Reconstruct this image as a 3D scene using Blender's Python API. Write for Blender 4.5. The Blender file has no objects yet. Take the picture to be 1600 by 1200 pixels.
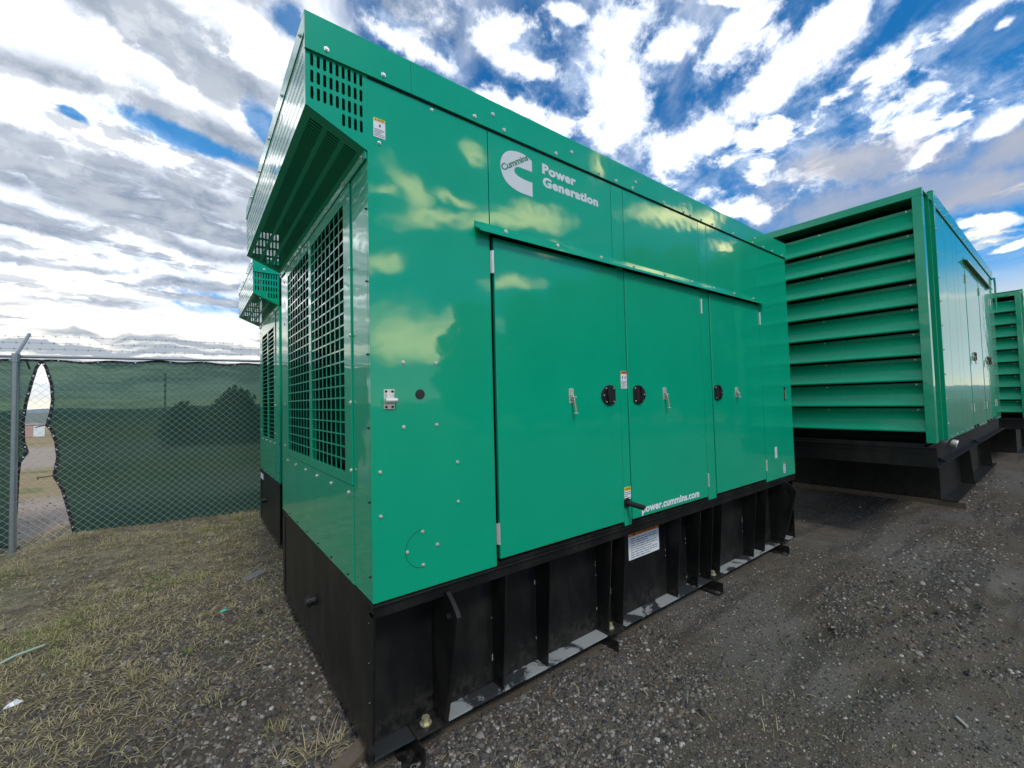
import bpy, math, random
import numpy as np
from mathutils import Matrix, Vector

random.seed(7)
rng = np.random.default_rng(11)
D = bpy.data
scene = bpy.context.scene
COL = scene.collection
GZ = -0.12            # level of the yard; the tanks of the generators stand about 0.1 m clear of it on brackets

# ------------------------------------------------------------------ camera
cam_d = D.cameras.new('camera')
cam_d.sensor_width = 36.0
cam_d.lens = 36.0 * 667.86 / 1600.0
cam_d.clip_start = 0.05
cam_d.clip_end = 3000.0
cam = D.objects.new('camera', cam_d)
COL.objects.link(cam)
R_ = Vector((0.79682819, -0.60368827, -0.02500618))
U_ = Vector((-0.00283202, -0.04511807, 0.99897765))
F_ = Vector((0.60419932, 0.79594273, 0.03766101))
CAM = Vector((-0.67662581, -1.9815122, 1.6))
cam.matrix_world = Matrix(((R_.x, U_.x, -F_.x, CAM.x), (R_.y, U_.y, -F_.y, CAM.y), (R_.z, U_.z, -F_.z, CAM.z), (0, 0, 0, 1)))
scene.camera = cam

# ------------------------------------------------------------------ colour management
scene.view_settings.view_transform = 'Standard'
scene.view_settings.look = 'None'
scene.view_settings.exposure = 0.50
scene.view_settings.gamma = 1.0
scene.view_settings.use_curve_mapping = False

# ------------------------------------------------------------------ sun
SUN_EL = math.radians(50)
SUN_DIR = Vector((-0.10, -0.99, 0)).normalized()        # horizontal direction towards the sun (behind thin cloud)
sd = D.lights.new('sun', 'SUN')
sd.energy = 1.35
sd.angle = math.radians(14)
sd.color = (1.0, 0.955, 0.88)
so = D.objects.new('sun', sd)
COL.objects.link(so)
tosun = Vector((SUN_DIR.x * math.cos(SUN_EL), SUN_DIR.y * math.cos(SUN_EL), math.sin(SUN_EL)))
so.rotation_euler = tosun.to_track_quat('Z', 'Y').to_euler()

# ------------------------------------------------------------------ world: Nishita sky under a deck of broken cloud
WORLD_STRENGTH = 0.10
world = D.worlds.new('World')
scene.world = world
world.use_nodes = True
wt = world.node_tree
for n in list(wt.nodes):
    wt.nodes.remove(n)


def N(tree, typ, **kw):
    n = tree.nodes.new(typ)
    ins = kw.pop('ins', {})
    for k, v in kw.items():
        setattr(n, k, v)
    for k, v in ins.items():
        s = n.inputs[k]
        if hasattr(v, 'is_output') or isinstance(v, bpy.types.NodeSocket):
            tree.links.new(v, s)
        else:
            s.default_value = v
    return n


def M_(tree, op, a, b=None, c=None, clamp=False):
    n = tree.nodes.new('ShaderNodeMath')
    n.operation = op
    n.use_clamp = clamp
    for i, v in enumerate((a, b, c)):
        if v is None:
            continue
        if isinstance(v, bpy.types.NodeSocket):
            tree.links.new(v, n.inputs[i])
        else:
            n.inputs[i].default_value = v
    return n.outputs[0]


def VM(tree, op, a, b=None, scale=None):
    n = tree.nodes.new('ShaderNodeVectorMath')
    n.operation = op
    for i, v in enumerate((a, b)):
        if v is None:
            continue
        if isinstance(v, bpy.types.NodeSocket):
            tree.links.new(v, n.inputs[i])
        else:
            n.inputs[i].default_value = v
    if scale is not None:
        if isinstance(scale, bpy.types.NodeSocket):
            tree.links.new(scale, n.inputs['Scale'])
        else:
            n.inputs['Scale'].default_value = scale
    return n.outputs['Value'] if op in ('LENGTH', 'DOT_PRODUCT') else n.outputs[0]


def MIX(tree, f, a, b, blend='MIX'):
    n = tree.nodes.new('ShaderNodeMix')
    n.data_type = 'RGBA'
    n.blend_type = blend
    n.clamp_factor = True
    for idx, v in ((0, f), (6, a), (7, b)):
        if isinstance(v, bpy.types.NodeSocket):
            tree.links.new(v, n.inputs[idx])
        elif idx == 0:
            n.inputs[0].default_value = v
        else:
            n.inputs[idx].default_value = (*v, 1.0) if len(v) == 3 else v
    return n.outputs[2]


def SS(tree, x, lo, hi, out_lo=0.0, out_hi=1.0):
    n = tree.nodes.new('ShaderNodeMapRange')
    n.interpolation_type = 'SMOOTHSTEP'
    tree.links.new(x, n.inputs[0])
    n.inputs[1].default_value = lo
    n.inputs[2].default_value = hi
    n.inputs[3].default_value = out_lo
    n.inputs[4].default_value = out_hi
    return n.outputs[0]


def NOISE(tree, vec, scale, detail=4.0, rough=0.55, dist=0.0):
    n = tree.nodes.new('ShaderNodeTexNoise')
    n.inputs['Scale'].default_value = scale
    n.inputs['Detail'].default_value = detail
    n.inputs['Roughness'].default_value = rough
    n.inputs['Distortion'].default_value = dist
    if vec is not None:
        tree.links.new(vec, n.inputs['Vector'])
    return n


# cloud banks: (centre x, centre y, heading, half length, half width) on the cloud deck, in units of its height
WHITE = [(-0.339, 1.618, -0.635, 0.682, 0.269), (-0.53, 2.808, -0.383, 0.892, 0.525), (-0.252, 1.303, -0.668, 0.439, 0.066), (0.109, 1.155, 0.433, 0.138, 0.094), (-0.865, 4.022, -0.213, 1.037, 0.469), (0.931, 0.729, 0.69, 0.27, 0.077), (1.264, 0.742, -1.142, 0.173, 0.101), (0.533, 0.804, 0.314, 0.068, 0.035), (0.687, 0.792, -0.317, 0.085, 0.036), (0.761, 0.91, -0.113, 0.125, 0.031), (0.922, 0.547, -1.262, 0.084, 0.047), (1.019, 0.45, -2.192, 0.099, 0.035), (1.25, 0.444, -1.999, 0.156, 0.061), (1.142, 0.306, -1.832, 0.084, 0.049), (1.331, 0.247, -2.034, 0.06, 0.023), (1.341, 0.104, -1.777, 0.043, 0.029), (1.443, 0.059, -1.924, 0.038, 0.021), (0.448, 0.914, 0.012, 0.094, 0.032), (1.876, 0.247, -2.332, 0.099, 0.034), (1.889, 0.084, -2.353, 0.073, 0.053), (1.793, 0.798, -0.459, 0.147, 0.064), (2.602, 0.175, -1.115, 0.111, 0.066), (0.917, 0.411, 2.478, 0.078, 0.014), (0.657, 0.645, -0.191, 0.057, 0.022), (2.94, 0.165, -2.464, 0.118, 0.033)]
GREYB = [(-0.255, 1.435, -0.15, 0.183, 0.052), (0.022, 1.482, 0.33, 0.249, 0.085), (-0.083, 1.177, 0.14, 0.092, 0.039), (0.059, 1.239, 0.396, 0.16, 0.06), (-0.365, 1.721, 0.177, 0.133, 0.069), (-0.204, 1.776, 0.663, 0.155, 0.064), (0.048, 1.92, 0.218, 0.231, 0.079), (-0.488, 2.358, 0.354, 0.15, 0.08), (-0.171, 2.225, 0.631, 0.251, 0.06), (0.095, 2.346, 0.053, 0.234, 0.087), (-0.479, 2.011, 0.124, 0.065, 0.071), (-0.498, 2.737, -0.137, 0.377, 0.078), (-0.011, 2.844, -0.162, 0.331, 0.1), (-0.744, 3.451, 0.116, 0.309, 0.126), (-0.18, 3.617, -0.041, 0.316, 0.124)]
GAPS = [(0.0, 1.552, 0.307, 0.192, 0.053), (0.19, 1.015, 0.416, 0.053, 0.039), (0.176, 1.401, 1.0, 0.096, 0.03), (-0.251, 1.561, 0.745, 0.027, 0.022)]
SOFT = [(0.896, 0.755, 0.691, 0.461, 0.128), (1.295, 0.727, -1.43, 0.254, 0.17), (0.926, 0.55, -1.482, 0.142, 0.089), (1.017, 0.457, -2.162, 0.168, 0.07), (1.207, 0.383, -2.067, 0.268, 0.106), (1.351, 0.23, -2.227, 0.115, 0.059), (1.353, 0.103, -1.617, 0.112, 0.079), (1.487, 0.613, -1.626, 0.353, 0.164), (1.72, 0.297, -1.632, 0.394, 0.209), (0.459, 0.902, 0.198, 0.156, 0.07), (0.611, 0.784, -0.044, 0.213, 0.074), (0.769, 0.919, -0.136, 0.185, 0.063)]
GREYR = [(2.143, 0.399, -1.007, 0.49, 0.201), (1.82, 0.373, -0.794, 0.287, 0.125), (2.036, 0.075, -2.291, 0.145, 0.122)]
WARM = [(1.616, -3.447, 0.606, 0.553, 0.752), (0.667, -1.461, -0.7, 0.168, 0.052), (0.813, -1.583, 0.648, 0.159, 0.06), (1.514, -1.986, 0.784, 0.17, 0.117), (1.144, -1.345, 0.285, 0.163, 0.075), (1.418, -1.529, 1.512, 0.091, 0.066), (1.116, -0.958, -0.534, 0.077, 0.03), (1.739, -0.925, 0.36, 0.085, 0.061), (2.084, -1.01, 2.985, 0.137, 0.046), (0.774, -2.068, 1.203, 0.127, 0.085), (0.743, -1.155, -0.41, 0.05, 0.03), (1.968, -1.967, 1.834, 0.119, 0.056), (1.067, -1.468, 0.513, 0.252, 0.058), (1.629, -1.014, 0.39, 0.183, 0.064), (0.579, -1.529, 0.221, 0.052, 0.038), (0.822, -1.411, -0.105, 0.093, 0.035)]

sky = wt.nodes.new('ShaderNodeTexSky')
sky.sky_type = 'NISHITA'
sky.sun_disc = False
sky.sun_elevation = SUN_EL
sky.sun_rotation = math.atan2(SUN_DIR.x, SUN_DIR.y)
sky.altitude = 1500
sky.air_density = 1.0
sky.dust_density = 0.6
sky.ozone_density = 2.5
tc = wt.nodes.new('ShaderNodeTexCoord')
dirv = tc.outputs['Generated']
nw = NOISE(wt, dirv, 7.0, 5.0, 0.62)
woff = VM(wt, 'SCALE', VM(wt, 'SUBTRACT', nw.outputs['Color'], (0.5, 0.5, 0.5)), scale=0.060)
wdir = VM(wt, 'ADD', dirv, woff)


def deck(v):
    s = wt.nodes.new('ShaderNodeSeparateXYZ')
    wt.links.new(v, s.inputs[0])
    z = M_(wt, 'ADD', M_(wt, 'MAXIMUM', s.outputs[2], 0.0), 0.12)
    c = wt.nodes.new('ShaderNodeCombineXYZ')
    wt.links.new(M_(wt, 'DIVIDE', s.outputs[0], z), c.inputs[0])
    wt.links.new(M_(wt, 'DIVIDE', s.outputs[1], z), c.inputs[1])
    return c.outputs[0], s


P0, sep0 = deck(dirv)
P1, _s = deck(wdir)


def banks(lst, P, soft0, soft1, noise=None, grow=1.0):
    acc = None
    for (cx, cy, th, a, b) in lst:
        ca, sa, A, B = math.cos(th), math.sin(th), a * grow, b * grow
        d = VM(wt, 'SUBTRACT', P, (cx, cy, 0.0))
        p = VM(wt, 'DOT_PRODUCT', d, (ca / A, sa / A, 0.0))
        q = VM(wt, 'DOT_PRODUCT', d, (-sa / B, ca / B, 0.0))
        l = M_(wt, 'MULTIPLY_ADD', p, p, M_(wt, 'MULTIPLY', q, q))
        acc = l if acc is None else M_(wt, 'MINIMUM', acc, l)
    acc = M_(wt, 'SQRT', acc)
    if noise is not None:
        acc = M_(wt, 'ADD', acc, noise)
    if soft0 is None:
        return acc
    return SS(wt, acc, soft0, soft1, 1.0, 0.0)


# streaks run along the wind (roughly the heading 53 degrees)
mp = wt.nodes.new('ShaderNodeMapping')
mp.vector_type = 'TEXTURE'
mp.inputs['Rotation'].default_value = (0, 0, math.radians(60))
mp.inputs['Scale'].default_value = (2.6, 1.0, 1)
wt.links.new(P1, mp.inputs['Vector'])
n_big = NOISE(wt, mp.outputs[0], 1.1, 6.0, 0.6).outputs[0]
n_det = NOISE(wt, mp.outputs[0], 4.2, 6.0, 0.62).outputs[0]
n_fin = NOISE(wt, P1, 9.0, 6.0, 0.62).outputs[0]
n_puf = NOISE(wt, P0, 6.0, 7.0, 0.60, 0.3).outputs[0]

nz_a = NOISE(wt, dirv, 15.0, 7.0, 0.66).outputs[0]
edge = M_(wt, 'ADD', M_(wt, 'MULTIPLY', M_(wt, 'SUBTRACT', nz_a, 0.5), 3.6), M_(wt, 'MULTIPLY', M_(wt, 'SUBTRACT', n_det, 0.5), 2.6))
edge_s = M_(wt, 'MULTIPLY', edge, 0.42)
wacc = banks(WHITE, P1, None, None, edge, 0.84)
white = SS(wt, wacc, 0.65, 1.60, 0.85, 0.0)
wcore = SS(wt, wacc, 0.45, 0.95, 1.0, 0.0)
soft = banks(SOFT, P1, 0.35, 1.45, edge)
grey = banks(GREYB, P1, 0.30, 1.50, edge_s, 1.30)
gap = banks(GAPS, P1, 0.6, 1.4, edge_s)
haze = banks(GREYR, P1, 0.4, 1.5, edge_s)
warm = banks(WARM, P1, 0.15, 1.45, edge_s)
mps = wt.nodes.new('ShaderNodeMapping')
mps.vector_type = 'TEXTURE'
mps.inputs['Rotation'].default_value = (0, 0, math.radians(14))
mps.inputs['Scale'].default_value = (4.5, 1.0, 1)
wt.links.new(P0, mps.inputs['Vector'])
n_str = NOISE(wt, mps.outputs[0], 4.0, 4.0, 0.5, 0.5).outputs[0]
row = M_(wt, 'ADD', M_(wt, 'MULTIPLY', n_str, 0.62), M_(wt, 'MULTIPLY', n_puf, 0.38))

base = MIX(wt, 1.0, sky.outputs[0], (0.13, 0.84, 1.22), 'MULTIPLY')
zc = sep0.outputs[2]
hor = SS(wt, zc, 0.0, 0.30, 1.0, 0.0)
# veil of thin cloud
veil = M_(wt, 'MULTIPLY', SS(wt, n_det, 0.50, 0.72), 0.35)
side = SS(wt, VM(wt, 'DOT_PRODUCT', dirv, (-0.80, 0.60, 0.0)), -0.10, 0.35)
c = MIX(wt, veil, base, (3.8, 4.6, 6.0))
softm = M_(wt, 'MULTIPLY', soft, SS(wt, n_fin, 0.36, 0.66, 0.15, 1.0))
c = MIX(wt, M_(wt, 'MULTIPLY', softm, 0.80), c, (4.2, 5.2, 6.9))
c = MIX(wt, M_(wt, 'MULTIPLY', M_(wt, 'MULTIPLY', soft, SS(wt, n_puf, 0.50, 0.62)), 0.9), c, (12.0, 12.2, 12.8))
# grey cloud to the right of the view
c = MIX(wt, M_(wt, 'MULTIPLY', haze, SS(wt, n_big, 0.3, 0.6, 0.5, 0.95)), c, (3.6, 3.7, 4.2))
# loose cloud everywhere outside the placed banks
loose = SS(wt, M_(wt, 'ADD', n_big, M_(wt, 'MULTIPLY', side, 0.22)), 0.55, 0.66)
eastw = SS(wt, VM(wt, 'DOT_PRODUCT', dirv, (0.45, -0.89, 0.0)), 0.0, 0.45)
c = MIX(wt, M_(wt, 'MULTIPLY', loose, 0.85), c, MIX(wt, eastw, (8.5, 8.8, 9.4), (21.0, 17.0, 8.5)))
c = MIX(wt, white, c, (9.0, 9.5, 10.4))
c = MIX(wt, wcore, c, (24.0, 24.0, 24.0))
streak = M_(wt, 'MULTIPLY', M_(wt, 'MULTIPLY', SS(wt, row, 0.470, 0.555), side), 0.92)
gcol = MIX(wt, SS(wt, n_puf, 0.35, 0.65), (1.7, 2.2, 3.0), (3.6, 4.0, 4.6))
c = MIX(wt, M_(wt, 'MAXIMUM', M_(wt, 'MULTIPLY', grey, 0.93), streak), c, gcol)
c = MIX(wt, M_(wt, 'MULTIPLY', gap, 0.9), c, MIX(wt, 1.0, base, (0.9, 1.35, 1.25), 'MULTIPLY'))
# low bands of cloud towards the horizon
mb = wt.nodes.new('ShaderNodeMapping')
mb.inputs['Scale'].default_value = (2.2, 2.2, 26.0)
wt.links.new(wdir, mb.inputs['Vector'])
n_low = NOISE(wt, mb.outputs[0], 1.6, 5.0, 0.55).outputs[0]
lowc = MIX(wt, SS(wt, n_low, 0.44, 0.60), (3.2, 3.6, 4.1), (11.0, 10.6, 9.6))
lowc = MIX(wt, eastw, lowc, (4.6, 5.2, 5.8))
lowm = M_(wt, 'MULTIPLY', hor, 1.0)
c = MIX(wt, SS(wt, lowm, 0.16, 0.62), c, lowc)
vlow = SS(wt, zc, 0.015, 0.10, 1.0, 0.0)
c = MIX(wt, M_(wt, 'MULTIPLY', vlow, 0.8), c, MIX(wt, SS(wt, zc, 0.0, 0.04), (8.8, 8.2, 6.2), (6.2, 6.8, 7.4)))
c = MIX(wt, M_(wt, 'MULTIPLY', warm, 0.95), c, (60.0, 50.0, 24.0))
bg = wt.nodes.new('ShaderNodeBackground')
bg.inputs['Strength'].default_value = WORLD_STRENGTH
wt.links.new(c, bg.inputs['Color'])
wo = wt.nodes.new('ShaderNodeOutputWorld')
wt.links.new(bg.outputs[0], wo.inputs[0])
try:
    world.cycles.sampling_method = 'MANUAL'
    world.cycles.sample_map_resolution = 1024
except Exception:
    pass

# ------------------------------------------------------------------ materials
def new_mat(name):
    m = D.materials.new(name)
    m.use_nodes = True
    t = m.node_tree
    b = t.nodes['Principled BSDF']
    return m, t, b


def obj_coord(t):
    return t.nodes.new('ShaderNodeTexCoord').outputs['Object']


def bump(t, b, height, strength, dist=0.01):
    n = t.nodes.new('ShaderNodeBump')
    n.inputs['Strength'].default_value = strength
    n.inputs['Distance'].default_value = dist
    t.links.new(height, n.inputs['Height'])
    t.links.new(n.outputs[0], b.inputs['Normal'])
    return n


def paint(name, col, rough=0.35, coat=0.85, coat_r=0.03, dust=0.0, ior=1.5):
    m, t, b = new_mat(name)
    oc = obj_coord(t)
    n1 = NOISE(t, oc, 1.7, 5.0, 0.6).outputs[0]
    n2 = NOISE(t, oc, 38.0, 4.0, 0.7).outputs[0]
    v = M_(t, 'ADD', M_(t, 'MULTIPLY', M_(t, 'SUBTRACT', n1, 0.5), 0.22), 1.0)
    cn = VM(t, 'SCALE', col, None, scale=v)
    mpv = t.nodes.new('ShaderNodeMapping')
    mpv.inputs['Scale'].default_value = (26.0, 26.0, 1.1)
    t.links.new(oc, mpv.inputs['Vector'])
    n4 = NOISE(t, mpv.outputs[0], 1.0, 4.0, 0.6).outputs[0]
    runs = M_(t, 'MULTIPLY', SS(t, n4, 0.56, 0.80), 0.5)
    dustm = M_(t, 'MULTIPLY', M_(t, 'MAXIMUM', M_(t, 'MULTIPLY', SS(t, n2, 0.45, 0.8), SS(t, n1, 0.4, 0.7)), runs), dust)
    t.links.new(MIX(t, dustm, cn, (0.30, 0.29, 0.25)), b.inputs['Base Color'])
    b.inputs['Roughness'].default_value = rough
    b.inputs['Specular IOR Level'].default_value = 0.12
    b.inputs['Coat Weight'].default_value = coat
    t.links.new(M_(t, 'ADD', M_(t, 'ADD', M_(t, 'MULTIPLY', n1, 0.06), M_(t, 'MULTIPLY', runs, 0.10)), coat_r - 0.02), b.inputs['Coat Roughness'])
    b.inputs['Coat IOR'].default_value = ior
    wv = NOISE(t, oc, 3.2, 2.0, 0.5).outputs[0]
    h = wv
    bn = t.nodes.new('ShaderNodeBump')
    bn.inputs['Strength'].default_value = 0.22
    bn.inputs['Distance'].default_value = 0.010
    t.links.new(h, bn.inputs['Height'])
    t.links.new(bn.outputs[0], b.inputs['Coat Normal'])
    return m


GREEN = (0.0, 0.345, 0.186)
M_GREEN = paint('green_paint', GREEN, dust=0.055)
M_GREEN_MATT_SHADED = paint('green_paint_inside_shaded', (0.001, 0.05, 0.03), rough=0.6, coat=0.0, dust=0.25)  # body green darkened in its colour to stand for shade inside
M_GREEN_SATIN = paint('green_satin_powder_coat', GREEN, rough=0.45, coat=0.35, coat_r=0.10, dust=0.22)
M_GREEN_DUST = paint('green_paint_dusty', (0.0, 0.33, 0.168), rough=0.42, coat=0.35, coat_r=0.12, dust=0.35)


def simple(name, col, rough=0.5, metal=0.0, var=0.25, scale=14.0, bmp=0.15, bscale=60.0):
    m, t, b = new_mat(name)
    oc = obj_coord(t)
    n1 = NOISE(t, oc, scale, 5.0, 0.6).outputs[0]
    v = M_(t, 'ADD', M_(t, 'MULTIPLY', M_(t, 'SUBTRACT', n1, 0.5), var * 2), 1.0)
    t.links.new(VM(t, 'SCALE', col, None, scale=v), b.inputs['Base Color'])
    b.inputs['Roughness'].default_value = rough
    b.inputs['Metallic'].default_value = metal
    if bmp:
        bump(t, b, NOISE(t, oc, bscale, 3.0, 0.6).outputs[0], bmp, 0.002)
    return m


def tank_black(name):
    m, t, b = new_mat(name)
    oc = obj_coord(t)
    mpk = t.nodes.new('ShaderNodeMapping')
    mpk.inputs['Scale'].default_value = (5.0, 5.0, 2.0)
    t.links.new(oc, mpk.inputs['Vector'])
    n1 = NOISE(t, mpk.outputs[0], 1.0, 7.0, 0.68).outputs[0]
    n2 = NOISE(t, oc, 220.0, 2.0, 0.5).outputs[0]
    n3 = NOISE(t, oc, 25.0, 5.0, 0.7).outputs[0]
    dustm = M_(t, 'MULTIPLY', SS(t, n1, 0.42, 0.72), 0.50)
    sz = t.nodes.new('ShaderNodeSeparateXYZ')
    t.links.new(oc, sz.inputs[0])
    splash = M_(t, 'MULTIPLY', SS(t, sz.outputs[2], -0.02, 0.22, 1.0, 0.0), SS(t, n3, 0.40, 0.62))
    dustm = M_(t, 'MAXIMUM', dustm, M_(t, 'MULTIPLY', splash, 0.8))
    c0 = MIX(t, dustm, (0.0040, 0.0044, 0.0046), (0.034, 0.032, 0.027))
    spk = SS(t, n3, 0.71, 0.76)
    t.links.new(MIX(t, M_(t, 'MULTIPLY', spk, 0.5), c0, (0.10, 0.095, 0.085)), b.inputs['Base Color'])
    b.inputs['Roughness'].default_value = 0.48
    b.inputs['Specular IOR Level'].default_value = 0.35
    bump(t, b, M_(t, 'ADD', n2, n3), 0.10, 0.002)
    return m


M_BLACK = tank_black('black_tank_paint')


def dusty_flange():
    m, t, b = new_mat('dusty_black_steel')
    oc = obj_coord(t)
    n1 = NOISE(t, oc, 3.4, 6.0, 0.62, 0.6).outputs[0]
    n3 = NOISE(t, oc, 60.0, 4.0, 0.7).outputs[0]
    f = SS(t, M_(t, 'ADD', n1, M_(t, 'MULTIPLY', n3, 0.12)), 0.55, 0.61)
    t.links.new(MIX(t, f, (0.02, 0.022, 0.024), (0.27, 0.28, 0.27)), b.inputs['Base Color'])
    b.inputs['Roughness'].default_value = 0.7
    bump(t, b, n3, 0.2, 0.003)
    return m


M_FLANGE = dusty_flange()
M_STEEL = simple('zinc_plated_steel', (0.74, 0.73, 0.68), 0.42, 0.65, 0.12)
def weld_mat():
    m, t, b = new_mat('weld_bead_paint')
    oc = obj_coord(t)
    n = NOISE(t, oc, 17.0, 3.0, 0.6).outputs[0]
    t.links.new(MIX(t, SS(t, n, 0.60, 0.66), (0.008, 0.009, 0.009), (0.30, 0.30, 0.28)), b.inputs['Base Color'])
    b.inputs['Roughness'].default_value = 0.5
    return m


M_WELD = weld_mat()
M_BRASS = simple('yellow_zinc_steel', (0.50, 0.47, 0.30), 0.42, 0.6, 0.25)
M_PLASTIC = simple('black_plastic', (0.012, 0.012, 0.013), 0.38, 0.0, 0.2)
M_RUBBER = simple('black_rubber', (0.008, 0.008, 0.008), 0.7)
M_DARK = simple('interior_shade_black', (0.004, 0.005, 0.005), 0.8)  # near-black: the shade of the interior put into the colour
M_GREY_IN = simple('grey_core_metal', (0.035, 0.037, 0.036), 0.5, 0.3)
M_WHITE = simple('white_vinyl', (0.74, 0.76, 0.78), 0.45, 0.0, 0.05, 20, 0.0)
M_SILVER_VINYL = simple('silver_vinyl', (0.60, 0.64, 0.66), 0.40, 0.0, 0.06, 20, 0.0)
M_ORANGE = simple('orange_vinyl', (0.75, 0.20, 0.015), 0.45, 0.0, 0.05, 20, 0.0)
M_YELLOW = simple('yellow_vinyl', (0.75, 0.52, 0.02), 0.45, 0.0, 0.05, 20, 0.0)
M_INK = simple('black_ink', (0.02, 0.02, 0.02), 0.5, 0.0, 0.05, 20, 0.0)
M_INKGREY = simple('grey_ink', (0.20, 0.21, 0.24), 0.5, 0.0, 0.3, 90, 0.0)
M_GREEN_INK = simple('green_lettering', (0.0, 0.19, 0.11), 0.35, 0.0, 0.05, 20, 0.0)
M_GALV = simple('galvanised_steel', (0.30, 0.33, 0.34), 0.42, 0.7, 0.25, 30)
M_WIRE = simple('fence_wire', (0.52, 0.56, 0.54), 0.55, 0.1, 0.2, 30, 0)
M_BINDING = simple('black_binding', (0.007, 0.007, 0.012), 0.75)
M_WOOD = simple('weathered_timber', (0.11, 0.085, 0.06), 0.85, 0.0, 0.45, 22, 0.5, 70)
M_BRICK = simple('concrete_block', (0.14, 0.13, 0.12), 0.9, 0.0, 0.35, 25, 0.6, 90)
M_BARK = simple('bark', (0.07, 0.05, 0.035), 0.9)


def screen_mat():
    m, t, b = new_mat('green_windscreen_mesh')
    oc = obj_coord(t)
    mp_ = t.nodes.new('ShaderNodeMapping')
    mp_.inputs['Scale'].default_value = (1.0, 1.0, 26.0)
    t.links.new(oc, mp_.inputs['Vector'])
    n1 = NOISE(t, mp_.outputs[0], 2.2, 4.0, 0.6).outputs[0]
    n2 = NOISE(t, oc, 1.3, 4.0, 0.6).outputs[0]
    n3 = NOISE(t, oc, 260.0, 2.0, 0.7).outputs[0]
    v = M_(t, 'ADD', M_(t, 'ADD', M_(t, 'MULTIPLY', n1, 0.5), M_(t, 'MULTIPLY', n3, 0.5)), 0.5)
    col = VM(t, 'SCALE', (0.016, 0.042, 0.032), None, scale=v)
    t.links.new(col, b.inputs['Base Color'])
    b.inputs['Roughness'].default_value = 0.85
    b.inputs['Specular IOR Level'].default_value = 0.15
    bump(t, b, M_(t, 'ADD', NOISE(t, oc, 5.0, 4.0, 0.6).outputs[0], M_(t, 'MULTIPLY', n1, 0.5)), 0.6, 0.05)
    tl = t.nodes.new('ShaderNodeBsdfTranslucent')
    t.links.new(VM(t, 'SCALE', (0.05, 0.18, 0.12), None, scale=v), tl.inputs['Color'])
    tr = t.nodes.new('ShaderNodeBsdfTransparent')
    tr.inputs['Color'].default_value = (0.52, 0.84, 0.68, 1)
    ms = t.nodes.new('ShaderNodeMixShader')
    ms.inputs[0].default_value = 0.22
    t.links.new(b.outputs[0], ms.inputs[1])
    t.links.new(tl.outputs[0], ms.inputs[2])
    ms2 = t.nodes.new('ShaderNodeMixShader')
    # the weave lets about a fifth of what lies behind through
    t.links.new(SS(t, M_(t, 'ADD', n1, M_(t, 'MULTIPLY', n2, 0.4)), 0.3, 1.0, 0.08, 0.155), ms2.inputs[0])
    t.links.new(ms.outputs[0], ms2.inputs[1])
    t.links.new(tr.outputs[0], ms2.inputs[2])
    t.links.new(ms2.outputs[0], t.nodes['Material Output'].inputs[0])
    return m


M_SCREEN = screen_mat()


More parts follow.
